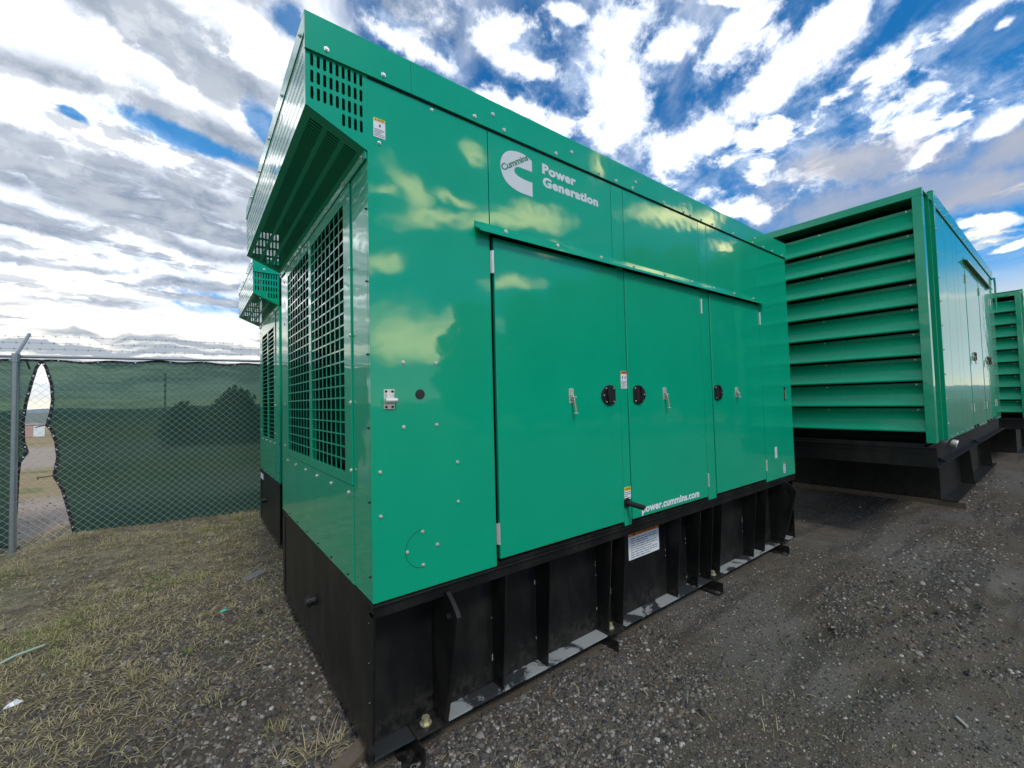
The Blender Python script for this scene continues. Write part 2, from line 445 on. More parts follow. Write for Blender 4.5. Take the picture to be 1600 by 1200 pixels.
def ground_mat():
    m, t, b = new_mat('gravel_yard_dirt')
    oc = obj_coord(t)
    s = t.nodes.new('ShaderNodeSeparateXYZ')
    t.links.new(oc, s.inputs[0])
    x, y = s.outputs[0], s.outputs[1]
    n1 = NOISE(t, oc, 0.55, 6.0, 0.6).outputs[0]
    n2 = NOISE(t, oc, 5.0, 6.0, 0.65).outputs[0]
    n3 = NOISE(t, oc, 55.0, 5.0, 0.7).outputs[0]
    vor = t.nodes.new('ShaderNodeTexVoronoi')
    vor.inputs['Scale'].default_value = 62.0
    t.links.new(oc, vor.inputs['Vector'])
    sc = t.nodes.new('ShaderNodeSeparateColor')
    t.links.new(vor.outputs['Color'], sc.inputs[0])
    dirt = MIX(t, n2, (0.056, 0.046, 0.034), (0.128, 0.107, 0.080))
    packed = MIX(t, n3, (0.082, 0.075, 0.063), (0.146, 0.134, 0.114))
    dirt = MIX(t, SS(t, n1, 0.50, 0.62), dirt, packed)
    mt_ = t.nodes.new('ShaderNodeMapping')
    mt_.inputs['Rotation'].default_value = (0, 0, 0.36)
    mt_.inputs['Scale'].default_value = (0.35, 2.6, 1)
    t.links.new(oc, mt_.inputs['Vector'])
    trk = NOISE(t, mt_.outputs[0], 1.4, 5.0, 0.6, 0.4).outputs[0]
    dirt = MIX(t, M_(t, 'MULTIPLY', SS(t, trk, 0.50, 0.62), 0.6), dirt, (0.034, 0.030, 0.024))
    stone = MIX(t, sc.outputs[0], (0.05, 0.05, 0.05), (0.27, 0.26, 0.245))
    stm = M_(t, 'MULTIPLY', SS(t, vor.outputs['Distance'], 0.25, 0.45, 1.0, 0.0), SS(t, sc.outputs[1], 0.35, 0.55))
    stm = M_(t, 'MULTIPLY', stm, SS(t, n2, 0.35, 0.6))
    near = MIX(t, stm, dirt, stone)
    # straw-coloured ground towards the fence
    gl = SS(t, M_(t, 'ADD', M_(t, 'ADD', M_(t, 'MULTIPLY', x, -0.55), M_(t, 'MULTIPLY', y, 0.55)), M_(t, 'MULTIPLY', n2, 0.9)), 2.1, 3.4)
    straw = MIX(t, SS(t, n2, 0.35, 0.65), (0.105, 0.088, 0.062), (0.31, 0.27, 0.18))
    straw = MIX(t, M_(t, 'MULTIPLY', SS(t, n3, 0.42, 0.62), 0.65), straw, (0.075, 0.064, 0.048))
    straw = MIX(t, M_(t, 'MULTIPLY', SS(t, n1, 0.5, 0.65), 0.5), straw, (0.075, 0.11, 0.035))
    c = MIX(t, M_(t, 'MULTIPLY', gl, 0.85), near, straw)
    # open country outside the yard: pale tracks, dry grass, then grey-green flats
    dist = M_(t, 'ADD', M_(t, 'ADD', M_(t, 'MULTIPLY', x, -0.30), M_(t, 'MULTIPLY', y, 0.955)), M_(t, 'MULTIPLY', M_(t, 'SUBTRACT', n1, 0.5), 1.6))
    fieldc = MIX(t, SS(t, n2, 0.35, 0.7), (0.26, 0.19, 0.10), (0.34, 0.27, 0.14))
    fieldc = MIX(t, M_(t, 'MULTIPLY', SS(t, n1, 0.52, 0.62), 0.7), fieldc, (0.10, 0.15, 0.045))
    c = MIX(t, SS(t, dist, 7.2, 7.8), c, fieldc)
    road = MIX(t, n3, (0.30, 0.235, 0.19), (0.40, 0.33, 0.27))
    for a0, a1, b0, b1 in ((7.6, 8.0, 10.6, 11.4), (17.5, 18.5, 28.0, 30.0)):
        c = MIX(t, M_(t, 'MULTIPLY', SS(t, dist, a0, a1), SS(t, dist, b0, b1, 1.0, 0.0)), c, road)
    rad = VM(t, 'LENGTH', oc)
    c = MIX(t, SS(t, rad, 60.0, 120.0), c, (0.13, 0.16, 0.14))
    t.links.new(c, b.inputs['Base Color'])
    b.inputs['Roughness'].default_value = 0.95
    b.inputs['Specular IOR Level'].default_value = 0.2
    h = M_(t, 'ADD', M_(t, 'ADD', M_(t, 'MULTIPLY', n3, 0.6), M_(t, 'MULTIPLY', stm, 0.7)), M_(t, 'MULTIPLY', n2, 1.2))
    bump(t, b, h, 0.9, 0.012)
    return m


M_GROUND = ground_mat()


def attr_mat(name, stops, rough=0.9, transl=0.0):
    m, t, b = new_mat(name)
    a = t.nodes.new('ShaderNodeAttribute')
    a.attribute_name = 'tone'
    r = t.nodes.new('ShaderNodeValToRGB')
    els = r.color_ramp.elements
    els[0].position, els[0].color = stops[0][0], (*stops[0][1], 1)
    els[1].position, els[1].color = stops[-1][0], (*stops[-1][1], 1)
    for p, c in stops[1:-1]:
        e = els.new(p)
        e.color = (*c, 1)
    t.links.new(a.outputs['Fac'], r.inputs[0])
    t.links.new(r.outputs[0], b.inputs['Base Color'])
    b.inputs['Roughness'].default_value = rough
    b.inputs['Specular IOR Level'].default_value = 0.25
    if transl:
        tl = t.nodes.new('ShaderNodeBsdfTranslucent')
        t.links.new(r.outputs[0], tl.inputs['Color'])
        ms = t.nodes.new('ShaderNodeMixShader')
        ms.inputs[0].default_value = transl
        t.links.new(b.outputs[0], ms.inputs[1])
        t.links.new(tl.outputs[0], ms.inputs[2])
        t.links.new(ms.outputs[0], t.nodes['Material Output'].inputs[0])
    return m


M_STONES = attr_mat('gravel_stones', [(0.0, (0.03, 0.03, 0.031)), (0.30, (0.088, 0.083, 0.075)), (0.58, (0.145, 0.132, 0.113)), (0.70, (0.14, 0.10, 0.066)),
                                      (0.84, (0.20, 0.185, 0.165)), (0.97, (0.30, 0.28, 0.25)), (1.0, (0.42, 0.40, 0.37))], 0.85)
M_GRASS = attr_mat('grass_blades', [(0.0, (0.15, 0.115, 0.07)), (0.3, (0.36, 0.29, 0.17)), (0.5, (0.52, 0.45, 0.27)), (0.65, (0.40, 0.37, 0.15)),
                                    (0.8, (0.19, 0.24, 0.07)), (1.0, (0.09, 0.15, 0.04))], 0.8, 0.25)
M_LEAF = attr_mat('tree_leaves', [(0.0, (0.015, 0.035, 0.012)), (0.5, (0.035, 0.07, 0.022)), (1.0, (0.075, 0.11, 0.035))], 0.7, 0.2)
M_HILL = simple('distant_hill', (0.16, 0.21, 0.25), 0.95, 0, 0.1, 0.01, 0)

# ------------------------------------------------------------------ mesh helpers
class MB:
    def __init__(self):
        self.v, self.f = [], []

    def poly(self, pts):
        n = len(self.v)
        self.v += [tuple(p) for p in pts]
        self.f.append(tuple(range(n, n + len(pts))))
        return self

    def box(self, x0, x1, y0, y1, z0, z1):
        n = len(self.v)
        self.v += [(x, y, z) for x in (x0, x1) for y in (y0, y1) for z in (z0, z1)]
        for q in ((0, 1, 3, 2), (4, 6, 7, 5), (0, 4, 5, 1), (2, 3, 7, 6), (0, 2, 6, 4), (1, 5, 7, 3)):
            self.f.append(tuple(n + i for i in q))
        return self

    def prism(self, pts, axis, a, b):
        """pts: outline in the other two axes (in x,y,z order), extruded along axis from a to b"""
        def P(p, t):
            q = list(p)
            q.insert(axis, t)
            return tuple(q)
        n, k = len(self.v), len(pts)
        self.v += [P(p, a) for p in pts] + [P(p, b) for p in pts]
        self.f.append(tuple(n + i for i in range(k))[::-1])
        self.f.append(tuple(n + k + i for i in range(k)))
        for i in range(k):
            j = (i + 1) % k
            self.f.append((n + i, n + j, n + k + j, n + k + i))
        return self

    def cyl(self, p, q, r, n=12, r2=None):
        p, q = Vector(p), Vector(q)
        d = (q - p).normalized()
        a = d.orthogonal().normalized()
        b = d.cross(a)
        r2 = r if r2 is None else r2
        s = len(self.v)
        for c, rr in ((p, r), (q, r2)):
            for i in range(n):
                t = 2 * math.pi * i / n
                self.v.append(tuple(c + a * (rr * math.cos(t)) + b * (rr * math.sin(t))))
        for i in range(n):
            j = (i + 1) % n
            self.f.append((s + i, s + j, s + n + j, s + n + i))
        self.f.append(tuple(s + i for i in range(n))[::-1])
        self.f.append(tuple(s + n + i for i in range(n)))
        return self

    def path(self, pts, r, n=6):
        for a, b in zip(pts[:-1], pts[1:]):
            self.cyl(a, b, r, n)
        return self

    def cell(self, o, u, v, w, h, sw, sh, seg=3):
        """a rectangular cell of sheet (w x h, centre o, in-plane axes u, v) with a round-ended slot sw x sh cut out"""
        o, u, v = Vector(o), Vector(u), Vector(v)
        r = min(sw, sh) / 2
        pts = []
        if sh >= sw:
            for k in range(seg + 1):
                t = math.pi * k / seg
                pts.append((r * math.cos(t), sh / 2 - r + r * math.sin(t)))
            for k in range(seg + 1):
                t = math.pi + math.pi * k / seg
                pts.append((r * math.cos(t), -sh / 2 + r + r * math.sin(t)))
        else:
            for k in range(seg + 1):
                t = -math.pi / 2 + math.pi * k / seg
                pts.append((sw / 2 - r + r * math.cos(t), r * math.sin(t)))
            for k in range(seg + 1):
                t = math.pi / 2 + math.pi * k / seg
                pts.append((-sw / 2 + r + r * math.cos(t), r * math.sin(t)))

        def outer(p):
            ang = math.atan2(p[1] / (sh / 2), p[0] / (sw / 2))
            c, s = math.cos(ang), math.sin(ang)
            m = max(abs(c), abs(s))
            return (c / m * w / 2, s / m * h / 2)
        out = [outer(p) for p in pts]
        n = len(pts)
        # make sure the four corners of the cell are met: snap the nearest outline points
        for cx in (-1, 1):
            for cy in (-1, 1):
                tgt = (cx * w / 2, cy * h / 2)
                i = min(range(n), key=lambda i: (out[i][0] - tgt[0]) ** 2 + (out[i][1] - tgt[1]) ** 2)
                out[i] = tgt
        s0 = len(self.v)
        for p in pts:
            self.v.append(tuple(o + u * p[0] + v * p[1]))
        for p in out:
            self.v.append(tuple(o + u * p[0] + v * p[1]))
        for i in range(n):
            j = (i + 1) % n
            self.f.append((s0 + i, s0 + j, s0 + n + j, s0 + n + i))
        return self

    def mesh(self, name, mat):
        me = D.meshes.new(name)
        me.from_pydata(self.v, [], self.f)
        me.materials.append(mat)
        me.update()
        return me

    def build(self, name, mat, parent=None, bevel=0.0, solid=0.0, smooth=False):
        me = self.mesh(name, mat)
        if smooth:
            me.shade_smooth()
        o = D.objects.new(name, me)
        COL.objects.link(o)
        if parent is not None:
            o.parent = parent
        if solid:
            s = o.modifiers.new('solidify', 'SOLIDIFY')
            s.thickness = solid
            s.offset = 0
        if bevel:
            bv = o.modifiers.new('bevel', 'BEVEL')
            bv.width = bevel
            bv.segments = 2
            bv.limit_method = 'ANGLE'
            bv.angle_limit = math.radians(40)
        return o


def tag(o, label=None, cat=None, group=None, kind=None):
    if label:
        o['label'] = label
    if cat:
        o['category'] = cat
    if group:
        o['group'] = group
    if kind:
        o['kind'] = kind
    return o


def thing(name, label, cat, loc=(0, 0, 0), rz=0.0, group=None):
    o = D.objects.new(name, None)
    o.empty_display_size = 0.2
    COL.objects.link(o)
    o.location = loc
    o.rotation_euler = (0, 0, rz)
    return tag(o, label, cat, group)


def copy_tree(o, parent=None):
    c = o.copy()
    COL.objects.link(c)
    c.parent = parent
    for ch in list(o.children):
        copy_tree(ch, c)
    return c


# shared fasteners --------------------------------------------------
def _bolt_mesh(name, mat, r=0.0085, n=6):
    m = MB()
    m.cyl((0, 0, 0), (0, 0, 0.003), r, 14)
    m.cyl((0, 0, 0.003), (0, 0, 0.009), r * 0.66, n, r * 0.60)
    return m.mesh(name, mat)


ME_BOLT = _bolt_mesh('bolt', M_STEEL)
ME_BOLT_BIG = _bolt_mesh('bolt', M_STEEL, 0.0115)
ME_SCREW = _bolt_mesh('screw', M_PLASTIC, 0.006)
ROT = {'-y': (math.pi / 2, 0, 0), '-x': (0, -math.pi / 2, 0), 'z': (0, 0, 0), '+y': (-math.pi / 2, 0, 0)}


def bolt(parent, loc, way='-y', me=None, name='bolt'):
    o = D.objects.new(name, me or ME_BOLT)
    COL.objects.link(o)
    o.parent = parent
    o.location = loc
    o.rotation_euler = ROT[way]
    return o


# lettering ------------------------------------------------------------
def text_mesh(body, offset=0.0, spacing=1.0, extrude=0.0):
    cu = D.curves.new('lettering', 'FONT')
    cu.body = body
    cu.size = 1.0
    cu.offset = offset
    cu.space_character = spacing
    cu.resolution_u = 3
    o = D.objects.new('lettering', cu)
    COL.objects.link(o)
    bpy.context.view_layer.update()
    dg = bpy.context.evaluated_depsgraph_get()
    me = D.meshes.new_from_object(o.evaluated_get(dg))
    D.objects.remove(o)
    D.curves.remove(cu)
    return me


def lettering(name, body, x0, x1, z0, z1, y, mat, parent, offset=0.02, spacing=1.0, angle=0.0, box=None, plane='xz'):
    """text set to fill x0..x1 by z0..z1 on the plane y (front towards -y); with angle, turned about (x0, z0)"""
    me = text_mesh(body, offset, spacing)
    n = len(me.vertices)
    co = np.empty(n * 3)
    me.vertices.foreach_get('co', co)
    co = co.reshape(-1, 3)
    mn, mx = co.min(0), co.max(0)
    u = (co[:, 0] - mn[0]) / (mx[0] - mn[0]) * (x1 - x0)
    w = (co[:, 1] - mn[1]) / (mx[1] - mn[1]) * (z1 - z0)
    ca, sa = math.cos(angle), math.sin(angle)
    out = np.zeros_like(co)
    out[:, 0] = x0 + u * ca - w * sa
    out[:, 1] = y
    out[:, 2] = z0 + u * sa + w * ca
    me.vertices.foreach_set('co', out.reshape(-1))
    me.materials.clear()
    me.materials.append(mat)
    me.update()
    me.name = name
    o = D.objects.new(name, me)
    COL.objects.link(o)
    o.parent = parent
    return o


def decal(parent, x0, x1, z0, z1, y, band, heading, lines=6, name='warning_label', label=None, pict=False, bandh=0.16):
    """a printed sticker on a face looking towards -y"""
    o = MB().box(x0, x1, y - 0.0012, y, z0, z1).build(name, M_WHITE, parent)
    h = z1 - z0
    w = x1 - x0
    zb = z1 - h * bandh
    if band is not None:
        MB().box(x0 + 0.0008, x1 - 0.0008, y - 0.0020, y - 0.0012, zb, z1 - 0.0008).build('label_band', band, o)
        lettering('label_heading', heading, x0 + w * 0.30, x1 - w * 0.12, zb + h * bandh * 0.22, z1 - h * bandh * 0.22, y - 0.0026, M_INK, o, 0.02)
        MB().prism([(x0 + w * .12, zb + h * bandh * .2), (x0 + w * .24, zb + h * bandh * .2), (x0 + w * .18, z1 - h * bandh * .2)], 1, y - 0.0026, y - 0.0021).build('label_symbol', M_INK, o)
    else:
        zb = z1
    m = MB()
    zt = zb - h * 0.05
    if pict:
        zt -= h * 0.30
        for k in (0.28, 0.72) if pict == 2 else (0.55,):
            cx = x0 + w * k
            zz = zt + h * 0.15
            m.prism([(cx - w * .09, zz - h * .07), (cx + w * .02, zz - h * .09), (cx + w * .10, zz + h * .08), (cx + w * .03, zz + h * .02), (cx - w * .04, zz + h * .10)], 1, y - 0.0022, y - 0.0014)
        zt -= h * 0.03
    m2 = MB()
    step = (zt - z0 - h * 0.04) / lines
    r = random.Random(int(x0 * 1000) + lines)
    for i in range(lines):
        za = zt - (i + 0.75) * step
        xx = x0 + w * 0.07
        end = x1 - w * (0.07 if i % 3 != 2 else r.uniform(0.15, 0.5))
        while xx < end:
            L = w * r.uniform(0.05, 0.16)
            m2.box(xx, min(xx + L, end), y - 0.0021, y - 0.0013, za, za + step * 0.42)
            xx += L + w * 0.022
    if m.v:
        m.build('label_pictogram', M_INK, o)
    m2.build('label_print', M_INKGREY, o)
    if label:
        o['label'] = label
    return o

# ------------------------------------------------------------------ the green enclosures with a forward hood
def front_face(root, W, mesh_y, mesh_z, cols, rows, prefix_hood_slots=True, far_detail=True):
    """everything on the radiator end (face x = 0) and the hood above it; W is the width along y"""
    ztop, zh = 3.33, 2.80
    XO, ZO = -0.27, 2.92

    def zs(x):
        return ZO - (x - XO) * (ZO - zh) / (-XO)
    hood = MB()
    # outer face: rows of narrow vertical slots
    nz, ny = 7, int(W / 0.0235)
    y0, z0, ph, pw = 0.035, ZO + 0.02, (ztop - 0.055 - ZO) / nz, (W - 0.07) / ny
    for i in range(nz):
        for j in range(ny):
            hood.cell((XO, y0 + (j + 0.5) * pw, z0 + (i + 0.5) * ph), (0, 1, 0), (0, 0, 1), pw, ph, pw * 0.42, ph * 0.55, 2)
    hood.poly([(XO, 0, ZO), (XO, 0.035, ZO), (XO, 0.035, ztop), (XO, 0, ztop)])
    hood.poly([(XO, W - 0.035, ZO), (XO, W, ZO), (XO, W, ztop), (XO, W - 0.035, ztop)])
    hood.poly([(XO, 0.035, ZO), (XO, W - 0.035, ZO), (XO, W - 0.035, z0), (XO, 0.035, z0)])
    hood.poly([(XO, 0.035, z0 + nz * ph), (XO, W - 0.035, z0 + nz * ph), (XO, W - 0.035, ztop), (XO, 0.035, ztop)])
    hood.build('hood_front', M_GREEN, root)
    # underside
    und = MB()
    L = math.hypot(-XO, ZO - zh)
    du = Vector((-XO, 0, zh - ZO)) / L
    ns, mgn = 3, 0.022
    strip = (L - 2 * mgn) / ns
    ny2 = int((W - 0.12) / 0.021)
    pw2 = (W - 0.12) / ny2
    org = Vector((XO, 0.06, ZO))
    for i in range(ns):
        for j in range(ny2):
            c = org + du * (mgn + (i + 0.5) * strip) + Vector((0, (j + 0.5) * pw2, 0))
            und.cell(c, du, (0, 1, 0), strip, pw2, strip * 0.80, pw2 * 0.52, 2)
    a, b_ = org, org + Vector((0, W - 0.12, 0))
    und.poly([a, b_, b_ + du * mgn, a + du * mgn])
    und.poly([a + du * (L - mgn), b_ + du * (L - mgn), b_ + du * L, a + du * L])
    for ya, yb in ((0.0, 0.06), (W - 0.06, W)):
        und.poly([(XO, ya, ZO), (XO, yb, ZO), (0, yb, zh), (0, ya, zh)])
    und.build('hood_underside', M_GREEN_SATIN, root)
    # sides with three rows of nine slots and a fourth row of four
    for yy, nm in ((0.0, 'hood_side'), (W, 'hood_side')):
        s = MB()
        px, x0 = 0.0269, -0.2565
        zr, pz = 3.168, 0.0745
        for r_ in range(4):
            for c_ in range(9):
                if r_ == 3 and c_ < 5:
                    continue
                s.cell((x0 + (c_ + 0.5) * px, yy, zr - (r_ + 0.5) * pz), (1, 0, 0), (0, 0, 1), px, pz, 0.0135, 0.058, 4)
        xe = x0 + 9 * px
        xm = x0 + 5 * px
        zb3, zb4 = zr - 3 * pz, zr - 4 * pz
        s.poly([(XO, yy, ZO), (x0, yy, zs(x0)), (x0, yy, zr), (XO, yy, zr)])
        s.poly([(xe, yy, zs(xe)), (0, yy, zh), (0, yy, zr), (xe, yy, zr)])
        s.poly([(x0, yy, zs(x0)), (xm, yy, zs(xm)), (xm, yy, zb3), (x0, yy, zb3)])
        s.poly([(xm, yy, zs(xm)), (xe, yy, zs(xe)), (xe, yy, zb4), (xm, yy, zb4)])
        s.poly([(XO, yy, zr), (0, yy, zr), (0, yy, ztop - 0.002), (XO, yy, ztop - 0.002)])
        s.build(nm, M_GREEN, root, solid=0.003)
    # header lip with its bolts
    hl = MB().prism([(-0.014, 2.800), (-0.002, 2.806), (-0.002, 2.765), (-0.010, 2.765)], 1, 0.006, W - 0.006).build('header_lip', M_GREEN, root)
    for y in (0.044, 0.346, 0.704, 1.066, 1.436, 1.80, 2.13, 2.31):
        if y < W - 0.02:
            bolt(hl, (-0.012, y, 2.785), '-x', ME_BOLT_BIG)
    k = 0.08
    while k < W:
        bolt(root, (XO - 0.004, k, 3.285), '-x', ME_BOLT_BIG)
        k += 0.47
    # cap over the outer edge of the hood
    MB().box(XO - 0.004, XO + 0.004, -0.006, W + 0.006, 3.245, 3.338).build('hood_cap', M_GREEN, root)
    # corner strips
    MB().box(0.0, 0.02, 0.022, 0.262, 0.685, 2.795).build('corner_strip', M_GREEN, root, 0.002)
    MB().box(0.0, 0.02, W - 0.262, W - 0.004, 0.685, 2.795).build('corner_strip', M_GREEN, root, 0.002)
    ya, yb = mesh_y
    za, zb = mesh_z
    fr = MB()
    f0, f1, f2, f3 = 0.266, W - 0.266, 1.185, 2.760
    fr.box(-0.008, 0.012, f0, ya, f2, f3)
    fr.box(-0.008, 0.012, yb, f1, f2, f3)
    fr.box(-0.0075, 0.012, ya, yb, f2, za)
    fr.box(-0.0075, 0.012, ya, yb, zb, f3)
    yc = (ya + yb) / 2
    fr.box(-0.0070, 0.012, yc - 0.036, yc + 0.036, za, zb)
    gf = fr.build('grille_frame', M_GREEN, root, 0.0015)
    hz = MB().box(-0.004, 0.0, ya, yb, -0.0042, 0.0042).mesh('grille_bar', M_GREEN)
    vt = MB().box(-0.0052, -0.0008, -0.0042, 0.0042, za, zb).mesh('grille_bar', M_GREEN)
    for i in range(1, rows):
        o = D.objects.new('grille_bar', hz)
        COL.objects.link(o)
        o.parent = gf
        o.location = (0, 0, za + (zb - za) * i / rows)
    for a_, b2 in ((ya, yc - 0.036), (yc + 0.036, yb)):
        for i in range(1, cols):
            o = D.objects.new('grille_bar', vt)
            COL.objects.link(o)
            o.parent = gf
            o.location = (0, a_ + (b2 - a_) * i / cols, 0)
    for z in (2.67, 2.305, 1.956, 1.608, 1.262):
        bolt(gf, (-0.008, 0.274, z), '-x', ME_BOLT_BIG)
        bolt(gf, (-0.008, W - 0.215, z), '-x', ME_BOLT_BIG)
    # lower panel
    lp = MB().box(-0.004, 0.02, 0.266, W - 0.268, 0.685, 1.180).build('lower_panel', M_GREEN, root, 0.002)
    y = 0.338
    while y < W - 0.25:
        bolt(lp, (-0.004, y, 1.140), '-x', ME_BOLT_BIG)
        y += 0.344
    for y in np.arange(0.365, W - 0.02, 0.322):
        bolt(lp, (-0.004, float(y), 0.711), '-x', ME_SCREW, 'screw')
    for z in (2.53, 2.18, 1.832, 1.486, 1.141, 0.80):
        bolt(root, (0.0, 0.026, z), '-x', ME_SCREW, 'screw')
    # radiator behind the grille
    MB().box(0.40, 0.46, 0.10, W - 0.10, 0.75, 2.76).build('radiator_core', M_DARK, root)
    MB().box(0.30, 0.34, ya + 0.06, yb - 0.5, 1.10, 1.33).build('radiator_shroud', M_GREY_IN, root)
    MB().box(0.12, 0.40, 0.16, 0.175, 0.80, 2.75).build('air_baffle', M_GREY_IN, root)
    MB().box(0.36, 0.38, yc - 0.02, yb + 0.1, 1.1, 2.78).build('air_baffle', M_GREEN_MATT_SHADED, root)


def tank_section(root, Lx, W, ribs, lugs, feet):
    """black sub-base fuel tank: skid rail, wall, tapered stiffeners, bottom flange, brackets"""
    YW = 0.14
    rail = MB()
    rail.box(0.0, Lx, -0.002, 0.05, 0.615, 0.668)
    rail.box(-0.004, Lx + 0.004, -0.014, 0.06, 0.668, 0.677)
    rail.box(0.0, Lx, W - 0.05, W, 0.615, 0.677)
    rail.box(0.001, 0.05, 0.06, W - 0.06, 0.635, 0.676)
    rail.build('skid_rail', M_BLACK, root, 0.002)
    MB().box(0.018, Lx - 0.02, YW, W - 0.10, -0.03, 0.66).build('tank_wall', M_BLACK, root)
    MB().box(0.006, 0.016, 0.118, W - 0.118, -0.036, 0.634).build('end_plate', M_BLACK, root)
    for sgn in (0, 1):
        pts = [(0.002, 0.634), (0.110, 0.634), (0.110, -0.04), (0.036, -0.04)]
        if sgn:
            pts = [(W - p[0], p[1]) for p in pts]
        cp = MB().prism(pts, 0, 0.0, 0.012)
        br = ((0.60, 0.634), (0.46, 0.49), (0.28, 0.31), (0.10, 0.13), (-0.036, -0.01))
        for z0, z1 in br:
            if sgn:
                cp.box(0.001, 0.011, W - 0.118, W - 0.110, z0, z1)
            else:
                cp.box(0.001, 0.011, 0.110, 0.118, z0, z1)
        c = cp.build('corner_plate', M_BLACK, root)
        for z in (0.58, 0.40, 0.22):
            bolt(c, (0.0, (W - 0.05) if sgn else 0.05, z), '-x', ME_SCREW, 'screw')
    MB().box(0.012, Lx - 0.01, 0.04, YW, -0.042, -0.032).build('bottom_flange', M_FLANGE, root, 0.001)
    MB().box(Lx - 0.022, Lx - 0.010, 0.02, W - 0.1, -0.04, 0.634).build('end_plate', M_BLACK, root)
    for x in ribs:
        MB().prism([(YW, 0.614), (-0.012, 0.614), (0.042, -0.032), (YW, -0.032)], 0, x - 0.005, x + 0.005).build('stiffener', M_BLACK, root, 0.0015)
        MB().cyl((x - 0.008, YW - 0.002, -0.02), (x - 0.008, YW - 0.002, 0.60), 0.0036, 6).build('weld_bead', M_WELD, root)
    for x in lugs:
        # plate with a round eye, built as ring sectors round the hole
        out = [(0.14, 0.612), (0.085, 0.640), (-0.028, 0.645), (-0.075, 0.615), (-0.120, 0.578), (-0.134, 0.556), (-0.128, 0.525), (-0.060, 0.25), (0.018, -0.030), (0.06, -0.031), (0.14, -0.031), (0.14, 0.25), (0.14, 0.5)]
        hc, hr = (-0.052, 0.540), 0.024
        m = MB()
        k = len(out)
        ring = []
        for p in out:
            a = math.atan2(p[1] - hc[1], p[0] - hc[0])
            ring.append((hc[0] + hr * math.cos(a), hc[1] + hr * math.sin(a)))
        for xx in (x - 0.011, x + 0.011):
            for i in range(k):
                j = (i + 1) % k
                m.poly([(xx, *out[i]), (xx, *out[j]), (xx, *ring[j]), (xx, *ring[i])])
        for i in range(k):
            j = (i + 1) % k
            m.poly([(x - 0.011, *out[i]), (x - 0.011, *out[j]), (x + 0.011, *out[j]), (x + 0.011, *out[i])])
            m.poly([(x - 0.011, *ring[i]), (x - 0.011, *ring[j]), (x + 0.011, *ring[j]), (x + 0.011, *ring[i])])
        m.build('lifting_lug', M_BLACK, root)
    for xb in feet:
        ft = MB()
        ft.box(xb - 0.075, xb + 0.10, 0.012, 0.136, -0.030, -0.020)          # clamp plate on the flange
        ft.box(xb - 0.070, xb - 0.060, -0.048, 0.16, -0.115, -0.043)         # upright
        ft.box(xb - 0.150, xb - 0.0705, -0.055, 0.17, -0.124, -0.114)        # sole plate
        f = ft.build('mounting_bracket', M_BLACK, root, 0.001)
        hb = MB()
        hb.cyl((xb, 0.078, -0.020), (xb, 0.078, -0.014), 0.030, 18)
        hb.cyl((xb, 0.078, -0.014), (xb, 0.078, 0.012), 0.021, 6)
        hb.cyl((xb, 0.078, -0.066), (xb, 0.078, -0.043), 0.020, 6)
        hb.build('anchor_bolt', M_BRASS, f)
        rg = MB()
        for i in range(14):
            a0, a1 = 2 * math.pi * i / 14, 2 * math.pi * (i + 1) / 14
            for (ra, rb, za, zb) in ((0.011, 0.020, -0.112, -0.112), (0.020, 0.020, -0.114, -0.112)):
                c = (xb - 0.11, -0.022)
                rg.poly([(c[0] + ra * math.cos(a0), c[1] + ra * math.sin(a0), za if ra != rb else -0.114), (c[0] + ra * math.cos(a1), c[1] + ra * math.sin(a1), za if ra != rb else -0.114),
                         (c[0] + rb * math.cos(a1), c[1] + rb * math.sin(a1), -0.112), (c[0] + rb * math.cos(a0), c[1] + rb * math.sin(a0), -0.112)])
        rg.build('worn_eyelet', M_GALV, f)
    # filler pipe on the end plate
    pf = MB().cyl((0.006, 1.15, 0.30), (-0.055, 1.15, 0.30), 0.030, 18)
    pf.cyl((-0.030, 1.15, 0.30), (-0.042, 1.15, 0.30), 0.040, 18)
    pf.build('drain_fitting', M_PLASTIC, root, 0.002)


L1, W1 = 4.86, 2.35
g1 = thing('generator_set', 'glossy green enclosed generator with the white logo, on a black tank, nearest the camera', 'generator', (0, 0, 0), 0, 'green generator enclosures in the yard')
# inner boxes so that no gap shows daylight
MB().box(0.47, L1 - 0.03, 0.03, W1 - 0.03, 0.69, 3.30).build('dark_inner_box', M_DARK, g1)
MB().box(0.02, 0.47, W1 - 0.045, W1 - 0.03, 0.69, 3.30).build('inner_wall', M_GREEN_MATT_SHADED, g1)
MB().box(0.02, 0.47, 0.03, 0.045, 0.69, 3.30).build('inner_wall', M_GREEN_MATT_SHADED, g1)
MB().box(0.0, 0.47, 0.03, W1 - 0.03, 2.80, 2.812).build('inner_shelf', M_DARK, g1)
MB().box(-0.268, L1 + 0.008, 0.0, W1, 3.318, 3.330).build('roof', M_GREEN, g1, 0.001)
MB().box(0.0, L1, W1 - 0.02, W1, 0.682, 3.318).build('back_wall', M_GREEN, g1)
MB().box(L1 - 0.02, L1, 0.022, W1 - 0.022, 0.682, 3.318).build('end_wall', M_GREEN, g1, 0.001)
tank_section(g1, L1 - 0.02, W1, [0.747, 1.081, 1.644, 1.796, 2.494, 2.796, 3.008, 3.166, 3.843, 4.091], [0.37, 4.50], [0.286, 1.70, 3.11, 4.53])
front_face(g1, W1, (0.385, 2.0), (1.24, 2.69), 8, 22)


def panel(name, x0, x1, z0, z1, y=0.0, th=0.02, bev=0.0015, parent=None, mat=None):
    return MB().box(x0, x1, y, y + th, z0, z1).build(name, mat or M_GREEN, parent or g1, bev)


